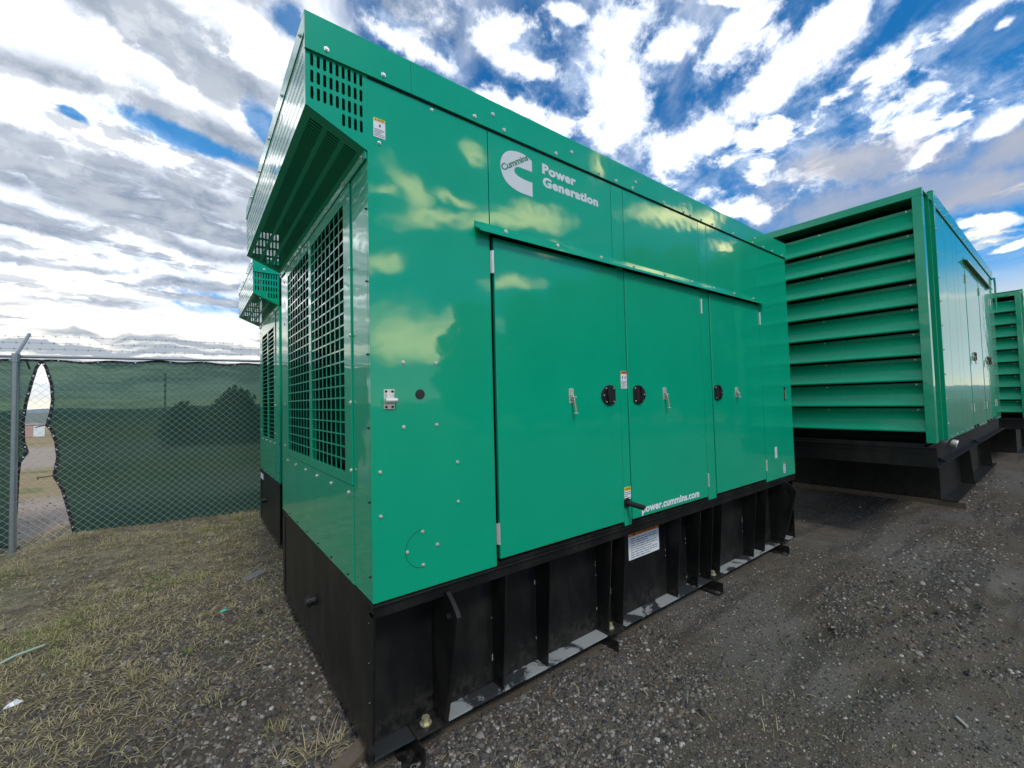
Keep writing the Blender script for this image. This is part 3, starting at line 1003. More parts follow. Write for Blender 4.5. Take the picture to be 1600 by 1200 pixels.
ZB, ZT = 0.683, 3.160
near = panel('side_panel', 0.0, 0.692, ZB, ZT)
panel('door_post', 1.806, 1.886, ZB + 0.0, 2.560, 0.001)
panel('door_post', 2.957, 3.093, ZB, 2.560, 0.001)
endp = panel('side_panel', 4.120, L1, ZB, 3.160)
for a, b_ in ((0.697, 1.767), (1.771, 1.905), (1.909, 2.958), (2.962, 3.096), (3.100, 4.117)):
    panel('upper_panel', a, b_, 2.575, ZT, 0.0, 0.02, 0.002)
doors = []
for a, b_ in ((0.716, 1.800), (1.892, 2.946), (3.103, 4.106)):
    doors.append(panel('door', a, b_, 0.716, 2.535, -0.004, 0.024, 0.004))
# sill under the doors
sill = MB().box(0.70, 4.118, 0.003, 0.03, 0.679, 0.700).build('door_sill', M_BLACK, g1)
# trim rail along the eave
TR = [(-0.184, 3.198), (0.078, 3.197), (0.6, 3.195), (0.726, 3.256), (0.804, 3.192), (1.22, 3.191), (1.366, 3.248), (1.636, 3.187), (1.82, 3.186), (2.055, 3.245), (2.011, 3.188), (2.42, 3.185),
      (2.722, 3.245), (2.717, 3.180), (2.823, 3.180), (3.003, 3.181), (3.195, 3.182), (3.403, 3.240), (3.591, 3.181), (4.063, 3.236), (4.013, 3.180), (4.261, 3.181), (4.483, 3.180), (4.749, 3.180)]
for a, b_ in ((-0.274, 0.2210), (0.2225, 2.6830), (2.6845, L1 + 0.010)):
    t_ = MB().box(a, b_, -0.014, -0.002, 3.166, 3.336).build('eave_trim', M_GREEN, g1, 0.0006)
    MB().box(a, b_, -0.010, 0.10, 3.3365, 3.3395).build('eave_cap', M_GREEN, t_)
    for x, z in TR:
        if a < x < b_:
            bolt(t_, (x, -0.014, z), '-y', ME_BOLT_BIG)
MB().box(0.003, L1, 0.0, 0.02, 3.162, 3.317).build('eave_backing', M_GREEN, g1)
MB().box(0.0, L1, -0.0015, -0.0003, 3.156, 3.170).build('eave_seal', M_RUBBER, g1)
# fixings on the near panel
for x, z in [(0.341, 3.135), (0.057, 2.859), (0.161, 1.799), (0.337, 1.801), (0.16, 1.483), (0.337, 1.484), (0.454, 1.282), (0.04, 1.279), (0.041, 1.074), (0.454, 1.077), (0.25, 0.963), (0.33, 0.882), (0.168, 0.88), (0.251, 0.8)]:
    bolt(near, (x, 0.0, z), '-y', ME_BOLT)
# half-round knock-out cut
arc = MB()
cx, cz, rr = 0.252, 0.880, 0.0925
for i in range(20):
    a0, a1 = math.pi / 2 + math.pi * i / 20, math.pi / 2 + math.pi * (i + 1) / 20
    arc.poly([(cx + (rr - .0014) * math.cos(a0), -0.0006, cz + (rr - .0014) * math.sin(a0)), (cx + (rr - .0014) * math.cos(a1), -0.0006, cz + (rr - .0014) * math.sin(a1)),
              (cx + (rr + .0010) * math.cos(a1), -0.0006, cz + (rr + .0010) * math.sin(a1)), (cx + (rr + .0010) * math.cos(a0), -0.0006, cz + (rr + .0010) * math.sin(a0))])
arc.build('knockout_cut', M_RUBBER, near)
MB().cyl((0.248, 0.0, 1.641), (0.248, -0.005, 1.641), 0.0245, 24).build('hole_plug', M_PLASTIC, near, 0.001)
# roller catch
rc = MB().box(0.062, 0.115, -0.004, 0.0, 1.572, 1.666)
rc.box(0.070, 0.107, -0.018, -0.004, 1.600, 1.645)
rc = rc.build('roller_catch', M_STEEL, near, 0.001)
MB().cyl((0.062, -0.022, 1.612), (0.120, -0.022, 1.612), 0.013, 14).build('catch_roller', M_STEEL, rc, 0.001)
for x in (0.073, 0.104):
    for z in (1.582, 1.656):
        bolt(rc, (x, -0.004, z), '-y', ME_SCREW, 'screw')
# drip rail above the doors
dr = MB().prism([(0.0, 2.606), (-0.004, 2.606), (-0.007, 2.574), (-0.052, 2.548), (-0.054, 2.534), (-0.048, 2.534), (-0.046, 2.543), (0.0, 2.566)], 0, 0.594, 4.193).build('drip_rail', M_GREEN, g1, 0.001)
for x in (0.805, 1.22, 1.638, 2.009, 2.414, 2.817, 3.187, 3.578, 3.985):
    bolt(dr, (x, -0.006, 2.588), '-y', ME_BOLT_BIG)
# hinges
for dr_, xs in ((doors[0], 0.706), (doors[1], 2.951), (doors[2], 4.112)):
    for z0, z1 in ((2.325, 2.455), (0.80, 0.915)):
        h = MB().cyl((xs, -0.008, z0), (xs, -0.008, z1), 0.0075, 10)
        h.box(xs - 0.012, xs + 0.012, -0.002, 0.003, z0, z1)
        h.build('hinge', M_STEEL, dr_)
# paddle handles
HP = [(0.070, -0.045), (0.070, 0.045), (0.060, 0.058), (0.036, 0.069), (0.005, 0.071), (-0.028, 0.062), (-0.056, 0.038), (-0.072, 0.012), (-0.072, -0.014), (-0.056, -0.040), (-0.028, -0.062), (0.005, -0.071), (0.036, -0.069), (0.060, -0.058)]


def handle(door, cx, cz, s, yf=-0.004):
    o = MB().prism([(cx + s * p[0], cz + p[1]) for p in HP], 1, yf - 0.012, yf).build('door_handle', M_PLASTIC, door, 0.003)
    cup = [(cx + s * (0.018 + 0.030 * math.cos(t)), cz + 0.050 * math.sin(t)) for t in [2 * math.pi * i / 18 for i in range(18)]]
    MB().prism(cup, 1, yf - 0.0135, yf - 0.012).build('handle_recess_shade', M_DARK, o)  # raised dark oval, the shade of the cup given as colour
    MB().prism([(cx + s * -0.016, cz + 0.062), (cx + s * -0.002, cz + 0.058), (cx + s * -0.006, cz), (cx + s * -0.002, cz - 0.058), (cx + s * -0.016, cz - 0.062), (cx + s * -0.024, cz)], 1, yf - 0.026, yf - 0.012).build('handle_paddle', M_PLASTIC, o, 0.002)
    for dx, dz in ((0.052, 0.047), (0.052, -0.047), (-0.028, 0.047), (-0.028, -0.047), (-0.052, 0.0)):
        b = bolt(o, (cx + s * dx, yf - 0.012, cz + dz), '-y', ME_BOLT, 'screw')
        b.scale = (0.62, 0.62, 0.5)
    return o


handle(doors[0], 1.664, 1.618, 1)
handle(doors[1], 2.013, 1.618, -1)
handle(doors[2], 3.186, 1.622, -1)


def hasp(parent, x, z, ang=0.12, L=0.115, full=True):
    h = MB().box(x - 0.022, x + 0.018, -0.008, -0.004, z - 0.055, z + 0.040)
    h.box(x - 0.016, x + 0.012, -0.016, -0.008, z - 0.005, z + 0.038)
    h.box(x - 0.026, x + 0.022, -0.030, -0.022, z - 0.018, z - 0.010)
    o = h.build('padlock_hasp', M_STEEL, parent, 0.001)
    if full:
        ex, ez = x + L * math.sin(ang), z - L * math.cos(ang)
        MB().path([(x, -0.014, z + 0.005), (x + 0.3 * (ex - x), -0.026, z - 0.3 * (z - ez)), (ex, -0.030, ez)], 0.0065, 8).build('hasp_lever', M_BRASS, o)
        ring = [(ex + 0.014 * math.cos(t), -0.030 + 0.012 * math.sin(t), ez - 0.006) for t in [2 * math.pi * i / 10 for i in range(11)]]
        MB().path(ring, 0.003, 6).build('hasp_ring', M_STEEL, o)
    return o


hasp(doors[0], 1.305, 1.625)
hasp(doors[1], 2.345, 1.630, 0.14)
hasp(doors[2], 3.538, 1.630, 0.1, 0.05, True)
ts = MB().box(4.655, 4.690, -0.006, 0.0, 1.520, 1.670).build('strike_plate', M_PLASTIC, endp, 0.001)
MB().box(4.662, 4.683, -0.010, -0.006, 1.532, 1.640).build('strike_tongue', M_BRASS, ts, 0.001)
# crank stub on the post
MB().cyl((1.832, 0.0, 0.845), (1.832, -0.010, 0.845), 0.034, 16).build('crank_boss', M_PLASTIC, g1)
MB().cyl((1.832, -0.008, 0.845), (1.862, -0.128, 0.826), 0.0185, 16).build('crank_stub', M_RUBBER, g1, 0.002)
# stickers
decal(g1, 0.030, 0.088, 2.884, 2.978, -0.0002, M_YELLOW, 'CAUTION', 5, pict=1, label='white warning label with a yellow band')
decal(g1, 1.815, 1.883, 1.664, 1.790, 0.0008, M_ORANGE, 'WARNING', 6, pict=2, label='white warning label with an orange band')
decal(g1, 1.812, 1.884, 0.868, 0.955, 0.0008, M_YELLOW, 'CAUTION', 4, label='white warning label with a yellow band', bandh=0.3)
decal(g1, 4.545, 4.600, 0.725, 0.835, -0.0002, M_ORANGE, 'WARNING', 5, label='small white label with an orange band')
MB().box(4.345, 4.400, -0.0012, -0.0002, 0.905, 1.025).build('data_plate', M_SILVER_VINYL, g1)
decal(g1, 2.012, 2.405, 0.350, 0.552, 0.1398, M_ORANGE, 'WARNING', 9, label='large white label full of print with an orange band', bandh=0.13)
decal(g1, 4.70, 4.82, 0.40, 0.47, 0.0198, M_ORANGE, 'WARNING', 2, label='small label with an orange band on the tank end', bandh=0.3)
# logo and lettering
CP = [(1.0245, 3.082), (1.0, 3.093), (0.976, 3.101), (0.95, 3.105), (0.923, 3.105), (0.897, 3.102), (0.872, 3.096), (0.852, 3.090), (0.835, 3.081), (0.819, 3.069), (0.806, 3.054), (0.795, 3.037), (0.788, 3.019), (0.783, 3.0), (0.782, 2.982), (0.784, 2.963),
      (0.789, 2.944), (0.798, 2.923), (0.809, 2.906), (0.825, 2.891), (0.843, 2.880), (0.87, 2.869), (0.9, 2.861), (0.93, 2.857), (0.96, 2.855), (1.0245, 2.855), (1.0245, 2.945), (0.986, 2.945), (0.96, 2.946), (0.94, 2.949), (0.922, 2.952), (0.907, 2.957), (0.893, 2.964),
      (0.886, 2.971), (0.883, 2.980), (0.886, 2.989), (0.892, 2.998), (0.901, 3.006), (0.914, 3.011), (0.928, 3.013), (0.972, 3.013), (1.0245, 3.013)]
lg = MB().prism(CP, 1, -0.0014, -0.0004).build('logo_emblem', M_SILVER_VINYL, g1)
lettering('logo_lettering', 'Cummins', 0.800, 1.040, 2.950, 2.990, -0.0020, M_GREEN_INK, lg, 0.030, 0.95, math.radians(33))
lettering('power_lettering', 'Power', 1.110, 1.412, 3.032, 3.098, -0.0010, M_SILVER_VINYL, g1, 0.050, 1.08)
lettering('power_lettering', 'Generation', 1.112, 1.631, 2.948, 3.014, -0.0010, M_SILVER_VINYL, g1, 0.050, 1.08)
lettering('web_address', 'power.cummins.com', 2.000, 2.795, 0.722, 0.796, -0.0052, M_WHITE, doors[1], 0.042, 1.05)

# ------------------------------------------------------------------ smaller generator behind, towards the fence
W0, L0 = 1.72, 3.2
g0 = thing('generator_set', 'narrower green hooded generator standing between the large one and the green fence screen', 'generator', (0.19, 3.72, 0), 0, 'green generator enclosures in the yard')
MB().box(0.47, L0, 0.02, W0 - 0.02, 0.69, 3.30).build('dark_inner_box', M_DARK, g0)  # dark box added to block daylight through the enclosure
MB().box(-0.268, L0, 0.0, W0, 3.318, 3.330).build('roof', M_GREEN, g0)
MB().box(0.022, L0, 0.0, 0.02, 0.682, 3.16).build('side_panel', M_GREEN, g0, 0.002)
MB().box(0.022, L0, W0 - 0.02, W0, 0.682, 3.318).build('back_wall', M_GREEN, g0, 0.002)
tr0 = MB().box(-0.274, L0, -0.014, -0.002, 3.166, 3.336).build('eave_trim', M_GREEN, g0, 0.002)
for k in range(10):
    bolt(tr0, (-0.16 + k * 0.33, -0.014, 3.205), '-y', ME_BOLT_BIG)
front_face(g0, W0, (0.36, 1.40), (1.17, 2.60), 1, 27)
tank_section(g0, L0 - 0.02, W0, [0.75, 1.5, 2.3], [0.37], [0.286, 1.70])
MB().box(-0.0015, 0.0, 1.40, 1.66, 0.545, 0.625).build('paper_tag', M_WHITE, g0)


# ------------------------------------------------------------------ generator with the louvred end
def louvre_generator(label, loc):
    root = thing('generator_set', label, 'generator', loc, 0, 'green generator enclosures in the yard')
    W, L = 2.75, 6.62
    ZF0, ZF1 = 1.010, 3.863
    MB().box(0.0, 0.05, -0.004, W, 3.776, ZF1).build('top_beam', M_GREEN, root, 0.003)
    MB().box(0.002, 0.62, -0.002, W, 3.850, ZF1 + 0.004).build('louvre_roof', M_GREEN, root, 0.002)
    MB().box(0.0, 0.10, 0.0, 0.085, ZF0, 3.776).build('corner_post', M_GREEN, root, 0.003)
    MB().box(0.0, 0.10, W - 0.085, W, ZF0, 3.776).build('corner_post', M_GREEN, root, 0.003)
    bl = MB()
    prof = [(0.150, 0.262), (0.150, 0.225), (0.016, 0.014), (0.018, 0.0), (0.050, -0.004), (0.050, -0.001), (0.0205, 0.003), (0.019, 0.013), (0.154, 0.224), (0.154, 0.262)]
    bl.prism(prof, 1, 0.086, W - 0.086) if False else None
    v = MB()
    k = len(prof)
    for yy in (0.086, W - 0.086):
        v.v += [(p[0], yy, p[1]) for p in prof]
    for i in range(k):
        j = (i + 1) % k
        v.f.append((i, j, k + j, k + i))
    v.f.append(tuple(range(k)))
    v.f.append(tuple(range(k, 2 * k))[::-1])
    me = v.mesh('louvre_blade', M_GREEN_SATIN)
    for i in range(9):
        o = D.objects.new('louvre_blade', me)
        COL.objects.link(o)
        o.parent = root
        o.location = (0, 0, 3.430 - i * 0.2876)
        o.rotation_euler = (random.uniform(-0.0012, 0.0012), random.uniform(-0.012, 0.012), 0)
        for y in (0.16, 1.02, 1.88):
            bolt(o, (0.150, y, 0.246), '-x', ME_BOLT)
    MB().box(0.45, 0.52, 0.03, W - 0.03, 1.0, 3.84).build('dark_inner_box', M_DARK, root)  # near-black sheet added behind the blades, in place of interior shade
    MB().box(0.10, 0.45, W - 0.02, W, 1.0, 3.84).build('back_wall', M_GREEN, root)
    s = MB().box(0.101, 0.60, 0.030, 0.045, ZF0, 3.85).build('plenum_side', M_GREEN, root)
    MB().box(0.300, 0.312, -0.012, 0.030, ZF0 + 0.01, 3.86).build('plenum_rib', M_GREEN_DUST, root, 0.001)
    p2 = MB().box(0.56, 0.66, -0.018, 0.030, 1.0, 3.985).build('plenum_post', M_GREEN, root, 0.003)
    for z in np.arange(1.15, 3.8, 0.29):
        bolt(s, (0.19, 0.030, float(z)), '-y', ME_BOLT)
        bolt(s, (0.43, 0.030, float(z) + 0.1), '-y', ME_BOLT)
        bolt(p2, (0.61, -0.018, float(z) + 0.05), '-y', ME_BOLT_BIG)
    xs = [0.662, 1.25, 1.85, 2.20, 2.85, 3.45, 4.35, 5.10, 5.90, L]
    for i in range(len(xs) - 1):
        a, b_ = xs[i] + 0.003, xs[i + 1] - 0.003
        if 4 <= i <= 7 and i != 5:
            d = MB().box(a, b_, -0.004, 0.016, 1.05, 3.50).build('door', M_GREEN, root, 0.003)
            handle(d, a + 0.12 if i % 2 else b_ - 0.12, 2.10, -1 if i % 2 else 1)
            MB().box(a, b_, 0.0, 0.02, 3.506, 3.81).build('upper_panel', M_GREEN, root, 0.003)
            for z in (3.2, 1.25):
                MB().cyl((b_ - 0.01 if i % 2 else a + 0.01, -0.010, z), (b_ - 0.01 if i % 2 else a + 0.01, -0.010, z + 0.13), 0.009, 8).build('hinge', M_STEEL, d)
            hasp(d, (a + b_) / 2, 2.1)
        else:
            MB().box(a, b_, 0.0, 0.02, 1.0, 3.81).build('side_panel', M_GREEN, root, 0.003)
    MB().prism([(0.0, 3.585), (-0.004, 3.585), (-0.007, 3.555), (-0.052, 3.530), (-0.050, 3.520), (0.0, 3.548)], 0, 2.80, 6.0).build('drip_rail', M_GREEN, root)
    t_ = MB().box(0.64, L + 0.01, -0.014, -0.002, 3.814, 3.980).build('eave_trim', M_GREEN, root, 0.003)
    for k_ in range(22):
        bolt(t_, (0.75 + k_ * 0.27, -0.014, 3.845 if k_ % 3 else 3.93), '-y', ME_BOLT_BIG)
    MB().box(0.56, L, 0.0, W, 3.966, 3.976).build('roof', M_GREEN, root)
    MB().box(0.66, L, 0.03, W - 0.03, 1.0, 3.96).build('dark_inner_box', M_DARK, root)  # dark filler box added so nothing shows through the seams
    MB().box(L, L + 0.02, 0.0, W, 1.0, 3.98).build('end_wall', M_GREEN, root, 0.002)
    MB().path([(L + 0.02, -0.03, 3.86), (L + 0.045, -0.035, 3.70), (L + 0.03, -0.03, 3.2)], 0.016, 8).build('cable_conduit', M_GREEN, root)
    for k_ in range(14):
        bolt(root, (0.9 + k_ * 0.42, -0.003, 1.03), '-y', ME_BOLT)
    # skid frame
    sk = MB()
    sk.box(-0.02, 0.0, 0.0, W, 0.745, 0.955)
    sk.box(-0.045, 0.10, 0.0, W, 0.955, 0.966)
    sk.box(-0.03, -0.02, 0.10, W - 0.1, 0.900, 0.908)
    sk.box(0.0, 7.35, 0.09, 0.11, 0.75, 0.99)
    sk.box(0.0, 7.35, W - 0.11, W - 0.09, 0.75, 0.99)
    sk.box(0.0, 7.35, 0.09, W - 0.09, 0.966, 0.998)
    sk.build('skid_frame', M_BLACK, root, 0.002)
    MB().box(-0.02, 7.35, 0.0, 0.09, 0.742, 0.752).build('skid_flange', M_BLACK, root)
    lg_ = MB().box(-0.018, 0.10, 0.05, 0.07, 0.755, 0.98).build('lifting_plate', M_BLACK, root, 0.004)
    MB().cyl((0.04, 0.050, 0.86), (0.04, 0.046, 0.86), 0.04, 16).build('lifting_eye', M_GREY_IN, lg_)
    MB().cyl((1.45, 0.085, 0.90), (1.45, 0.02, 0.88), 0.055, 14).build('drain_cap', M_STEEL, root, 0.004)
    for x in (0.55, 3.4):
        MB().prism([(0.08, 0.80), (0.0, 0.753), (0.08, 0.753)], 0, x, x + 0.012).build('gusset', M_BLACK, root)
    # tank and its bearers
    MB().box(2.40, 7.5, 0.34, W - 0.3, -0.03, 0.744).build('fuel_tank', M_BLACK, root)
    MB().box(2.38, 7.5, 0.16, 0.34, -0.04, -0.028).build('bottom_flange', M_BLACK, root)
    for x in (4.2, 6.8):
        MB().prism([(0.34, 0.70), (0.22, 0.70), (0.17, -0.028), (0.34, -0.028)], 0, x, x + 0.01).build('stiffener', M_BLACK, root)
    return root


g2 = louvre_generator('tall green generator with nine wide louvre blades, directly behind the large glossy one', (5.84, -1.04, 0))
g3 = copy_tree(g2)
g3.location = (14.25, -1.32, -0.09)
g3['label'] = 'farthest louvred green generator, cut off by the right edge of the photo'
for i, (x, y, lx, lab) in enumerate(((8.24, -0.96, 0.14, 'timber bearer under the near end of the louvred generator tank'), (10.6, -0.80, 0.16, 'timber bearer under the middle of the louvred generator tank'), (12.9, -0.80, 0.3, 'dark timber bearer under the far end of the louvred generator tank'))):
    b = MB().box(x, x + lx, y, y + 2.4, GZ - 0.01, -0.041).build('timber_bearer', M_WOOD, None, 0.008)
    tag(b, lab, 'timber', 'timber bearers under the louvred generator')

# ------------------------------------------------------------------ fence
FD = Vector((0.98893, -0.14836, 0))          # along the fence
FN = Vector((0.14836, 0.98893, 0))           # away from the camera
FO = Vector((-1.956, 6.648, 0))


def fp(s, z, off=0.0):
    p = FO + FD * s + FN * off
    return (p.x, p.y, z)


fence = thing('chain_link_fence', 'galvanised chain link fence with barbed wire strands on top, beyond the gravel', 'fence', fp(-0.58, -0.3))
fence_off = Vector(fence.location)


def flink(o):
    o.parent = fence
    o.location = -fence_off
    return o


for s in (-9.73, -6.68, -3.63, -0.58, 2.47, 5.52, 8.6):
    zb = -0.40
    m = MB().cyl(fp(s, zb, -0.05), fp(s, 2.33, -0.05), 0.036, 16)
    m.cyl(fp(s, 2.28, -0.05), fp(s, 2.40, -0.05), 0.043, 16)
    post = flink(m.build('fence_post', M_GALV))
    MB().path([fp(s, 2.38, -0.05), fp(s + 0.03, 2.54, 0.05), fp(s + 0.06, 2.70, 0.13)], 0.021, 8).build('barb_arm', M_GALV, post)
flink(MB().path([fp(-10.5, 2.365, -0.015), fp(9.5, 2.365, -0.015)], 0.021, 12).build('top_rail', M_GALV))
for k, (z, off) in enumerate(((2.665, 0.12), (2.565, 0.07), (2.47, 0.02))):
    m = MB()
    pts = []
    r = random.Random(k)
    ss = np.arange(-10.0, 6.0, 0.125)
    for i, s in enumerate(ss):
        pts.append(fp(float(s), z + 0.006 * math.sin(s * 2 + k) + r.uniform(-.002, .002), off))
    m.path(pts, 0.0028, 4)
    m2 = MB()
    for i in range(0, len(pts)):
        p = Vector(pts[i])
        for a in (0.7, -0.7):
            d = Vector((0.01 * r.uniform(.5, 1), 0.01, 0.018 * (1 if a > 0 else -1)))
            m2.cyl(p - d, p + d, 0.0018, 3)
    w = flink(m.build('barbed_wire', M_GALV))
    m2.build('barbs', M_GALV, w)['kind'] = 'stuff'
# chain link weave
PX, PZ = 0.100, 0.092
zz = np.arange(-0.30, 2.36, PZ / 2)
m = MB()
tubes_v, tubes_f = [], []
rw = 0.0022
for c in range(int(14.0 / (PX / 2))):
    s0 = -9.5 + c * PX / 2 * 1.0
    if c % 1 == 0 and s0 > 4.0:
        break
    for ph in (c % 2,):
        P_ = []
        for i, z in enumerate(zz):
            s = s0 + ((i + ph) % 2) * PX / 2
            P_.append(fp(s + 0.003 * math.sin(z * 3 + s0), float(z), -0.004 if ph else 0.0))
        # a flat-sided wire of three faces
        n0 = len(tubes_v)
        for p in P_:
            tubes_v += [(p[0] - rw, p[1], p[2]), (p[0] + rw, p[1] - rw * 0.3, p[2]), (p[0], p[1] - rw * 1.6, p[2])]
        for i in range(len(P_) - 1):
            a = n0 + i * 3
            for q in range(3):
                qq = (q + 1) % 3
                tubes_f.append((a + q, a + qq, a + 3 + qq, a + 3 + q))
m.v, m.f = tubes_v, tubes_f
wv = flink(m.build('chain_link_wire', M_WIRE))
wv['kind'] = 'stuff'

# windscreen cloth tied to the far side of the fence
RE = [(-0.350, 2.318), (-0.304, 2.211), (-0.250, 1.987), (-0.235, 1.763), (-0.250, 1.60), (-0.288, 1.416), (-0.243, 1.343), (-0.196, 1.179), (-0.174, 0.955), (-0.210, 0.709), (-0.124, 0.504), (-0.083, 0.321), (-0.035, 0.091), (0.014, -0.167)]
LE = [(-0.350, 2.318), (-0.405, 2.21), (-0.452, 1.988), (-0.499, 1.725), (-0.526, 1.463), (-0.517, 1.201), (-0.478, 1.051), (-0.55, 0.926), (-0.565, 0.729), (-0.577, 0.259), (-0.615, -0.200)]


def screen(edge, far, label, zfar_b):
    root = thing('windscreen', label, 'screen', fp(far, zfar_b), 0, 'green windscreen cloths on the fence')
    off = Vector(root.location)
    m = MB()
    nz, ns = 26, 70
    es = [e[0] for e in edge][::-1]
    ez = [e[1] for e in edge][::-1]
    grid = {}
    for i in range(nz + 1):
        v = i / nz
        zb, zt = ez[0], ez[-1]
        for j in range(ns + 1):
            u = (j / ns) ** 1.4
            bot = zb + (zfar_b - zb) * min(1, u * 1.0) + 0.012 * math.sin(u * 40)
            top = 2.318 + 0.012 * math.sin(u * 55) - 0.010 * math.sin(u * 17)
            z = bot + (top - bot) * v
            se = float(np.interp(zb + (zt - zb) * v, ez, es))
            s = se + (far - se) * u
            grid[i, j] = len(m.v)
            m.v.append(fp(s, z, 0.012 + 0.010 * math.sin(s * 5 + z * 2) * (1 - abs(2 * v - 1)) ))
    for i in range(nz):
        for j in range(ns):
            m.f.append((grid[i, j], grid[i, j + 1], grid[i + 1, j + 1], grid[i + 1, j]))
    c = m.build('screen_cloth', M_SCREEN, root, smooth=True)
    c.location = -off
    # black bound edges
    def ribbon(pts, w=0.030):
        mm = MB()
        n = len(pts)
        for i in range(n):
            a = pts[max(i - 1, 0)]
            b = pts[min(i + 1, n - 1)]
            dx, dz = b[0] - a[0], b[1] - a[1]
            L = math.hypot(dx, dz) or 1
            nx, nz_ = -dz / L * w / 2, dx / L * w / 2
            s, z = pts[i]
            for sg, of in ((1, 0.004), (-1, 0.004), (-1, 0.016), (1, 0.016)):
                mm.v.append(fp(s + sg * nx, z + sg * nz_, of))
        for i in range(n - 1):
            a = i * 4
            for q in range(4):
                qq = (q + 1) % 4
                mm.f.append((a + q, a + qq, a + 4 + qq, a + 4 + q))
        return mm
    dense = []
    for a, b in zip(edge[:-1], edge[1:]):
        for k in range(4):
            dense.append((a[0] + (b[0] - a[0]) * k / 4, a[1] + (b[1] - a[1]) * k / 4))
    dense.append(edge[-1])
    top = [(edge[0][0] + (far - edge[0][0]) * u, 2.312 + 0.012 * math.sin(u ** 1 * 55) - 0.01 * math.sin(u * 17)) for u in np.linspace(0, 1, 60)]
    bot = [(edge[-1][0] + (far - edge[-1][0]) * (u ** 1.4), edge[-1][1] + (zfar_b - edge[-1][1]) * min(1, u ** 1.4) + 0.012 * math.sin((u ** 1.4) * 40)) for u in np.linspace(0, 1, 60)]
    for nm, pts in (('side_binding', dense), ('top_binding', top), ('bottom_binding', bot)):
        o = ribbon([(float(a), float(b)) for a, b in pts], 0.034 if nm != 'top_binding' else 0.030).build(nm, M_BINDING, root)
        o.location = -off
        step = 4 if nm == 'side_binding' else 5
        if nm != 'bottom_binding':
            for i in range(2, len(pts) - 1, step):
                g = MB().cyl((0, 0, 0), (0, -0.003, 0), 0.010, 10).build('grommet', M_STEEL, o)
                g.location = fp(float(pts[i][0]), float(pts[i][1]), 0.002)
    return root


scr = screen(RE, 4.6, 'dark green windscreen cloth hung right of the torn gap in the fence', -0.125)
scl = screen(LE, -9.4, 'dark green windscreen cloth hung left of the torn gap in the fence', -0.14)
tie = MB().path([fp(-0.50, 2.33, -0.03), fp(-0.47, 2.26, -0.035), fp(-0.455, 2.19, -0.03)], 0.011, 6).build('hanging_strap', M_BINDING)
tag(tie, 'short black strap hanging from the top rail beside the gap', 'strap')
for pts, lab in (([fp(-0.29, 1.416, 0.0), fp(-0.36, 1.40, -0.01), fp(-0.40, 1.385, -0.01)], 'black tie end at the upper notch of the torn screen'), ([fp(-0.21, 0.709, 0.0), fp(-0.30, 0.70, -0.01), fp(-0.37, 0.70, -0.01), fp(-0.36, 0.67, -0.01)], 'black tie end at the lower notch of the torn screen')):
    tag(MB().path(pts, 0.006, 6).build('cloth_tie', M_BINDING), lab, 'tie')

# ------------------------------------------------------------------ things beyond the fence
hut = thing('storage_hut', 'small pale pink and white hut far off, seen through the gap in the fence', 'hut', (-9.75, 42.0, GZ), 0.2)
MB().box(0, 1.0, 0, 0.9, 0, 0.82).build('wall', simple('pink_render', (0.50, 0.30, 0.25), 0.9, 0, 0.1, 3, 0), hut)
MB().box(0.5, 1.03, -0.03, 0.9, 0, 0.75).build('door', M_WHITE, hut)
MB().prism([(-0.04, 0.82), (1.05, 0.82), (0.5, 0.95)], 1, -0.05, 0.95).build('roof', simple('pale_roof', (0.40, 0.36, 0.33), 0.9, 0, 0.1, 3, 0), hut)
mp_ = thing('marker_post', 'thin purple marker post far off, seen through the gap in the fence', 'post', (-10.15, 42.0, GZ))
MB().cyl((0, 0, 0), (0, 0, 1.55), 0.07, 10).build('shaft', simple('purple_paint', (0.16, 0.08, 0.20), 0.6, 0, 0.1, 5, 0), mp_)
MB().cyl((0, 0, 0), (0, 0, 0.12), 0.30, 10, 0.12).build('footing', M_BRICK, mp_)
for x, y, lab in ((-1.3, 17.0, 'thin grey pole beyond the screened fence, left of the shrubs'), (2.1, 16.6, 'thin grey pole beyond the screened fence, right of the shrubs')):
    p = thing('utility_pole', lab, 'pole', (x, y, GZ), 0, 'poles beyond the screened fence')
    MB().cyl((0, 0, 0), (0, 0, 2.9), 0.028, 8).build('shaft', M_GALV, p)
    MB().box(-0.03, 0.03, -0.03, 0.03, 2.86, 2.93).build('cap', M_GALV, p)


def leaves_mesh(name, n, lobes, size, seed):
    r = np.random.default_rng(seed)
    V, F, T = [], [], []
    w = np.array([l[3] ** 2 for l in lobes])
    w = w / w.sum()
    pick = r.choice(len(lobes), n, p=w)
    L = np.array(lobes)[pick]
    d = r.normal(size=(n, 3))
    d /= np.linalg.norm(d, axis=1)[:, None]
    rad = L[:, 3] * (0.45 + 0.6 * r.random(n) ** 0.5)
    c = L[:, :3] + d * rad[:, None] * np.array([1, 1, 0.85])
    a = r.normal(size=(n, 3))
    a /= np.linalg.norm(a, axis=1)[:, None]
    b = np.cross(a, r.normal(size=(n, 3)))
    b /= np.linalg.norm(b, axis=1)[:, None]
    s = size * (0.6 + 0.8 * r.random(n))[:, None]
    v = np.stack([c - a * s, c + b * s * 0.5, c + a * s, c - b * s * 0.5], 1).reshape(-1, 3)
    f = np.arange(n * 4).reshape(n, 4)
    return fast_mesh(name, v, f, np.repeat(np.clip(0.5 + 0.5 * d[:, 2] * 0.6 + r.normal(size=n) * 0.2, 0, 1), 4), M_LEAF)


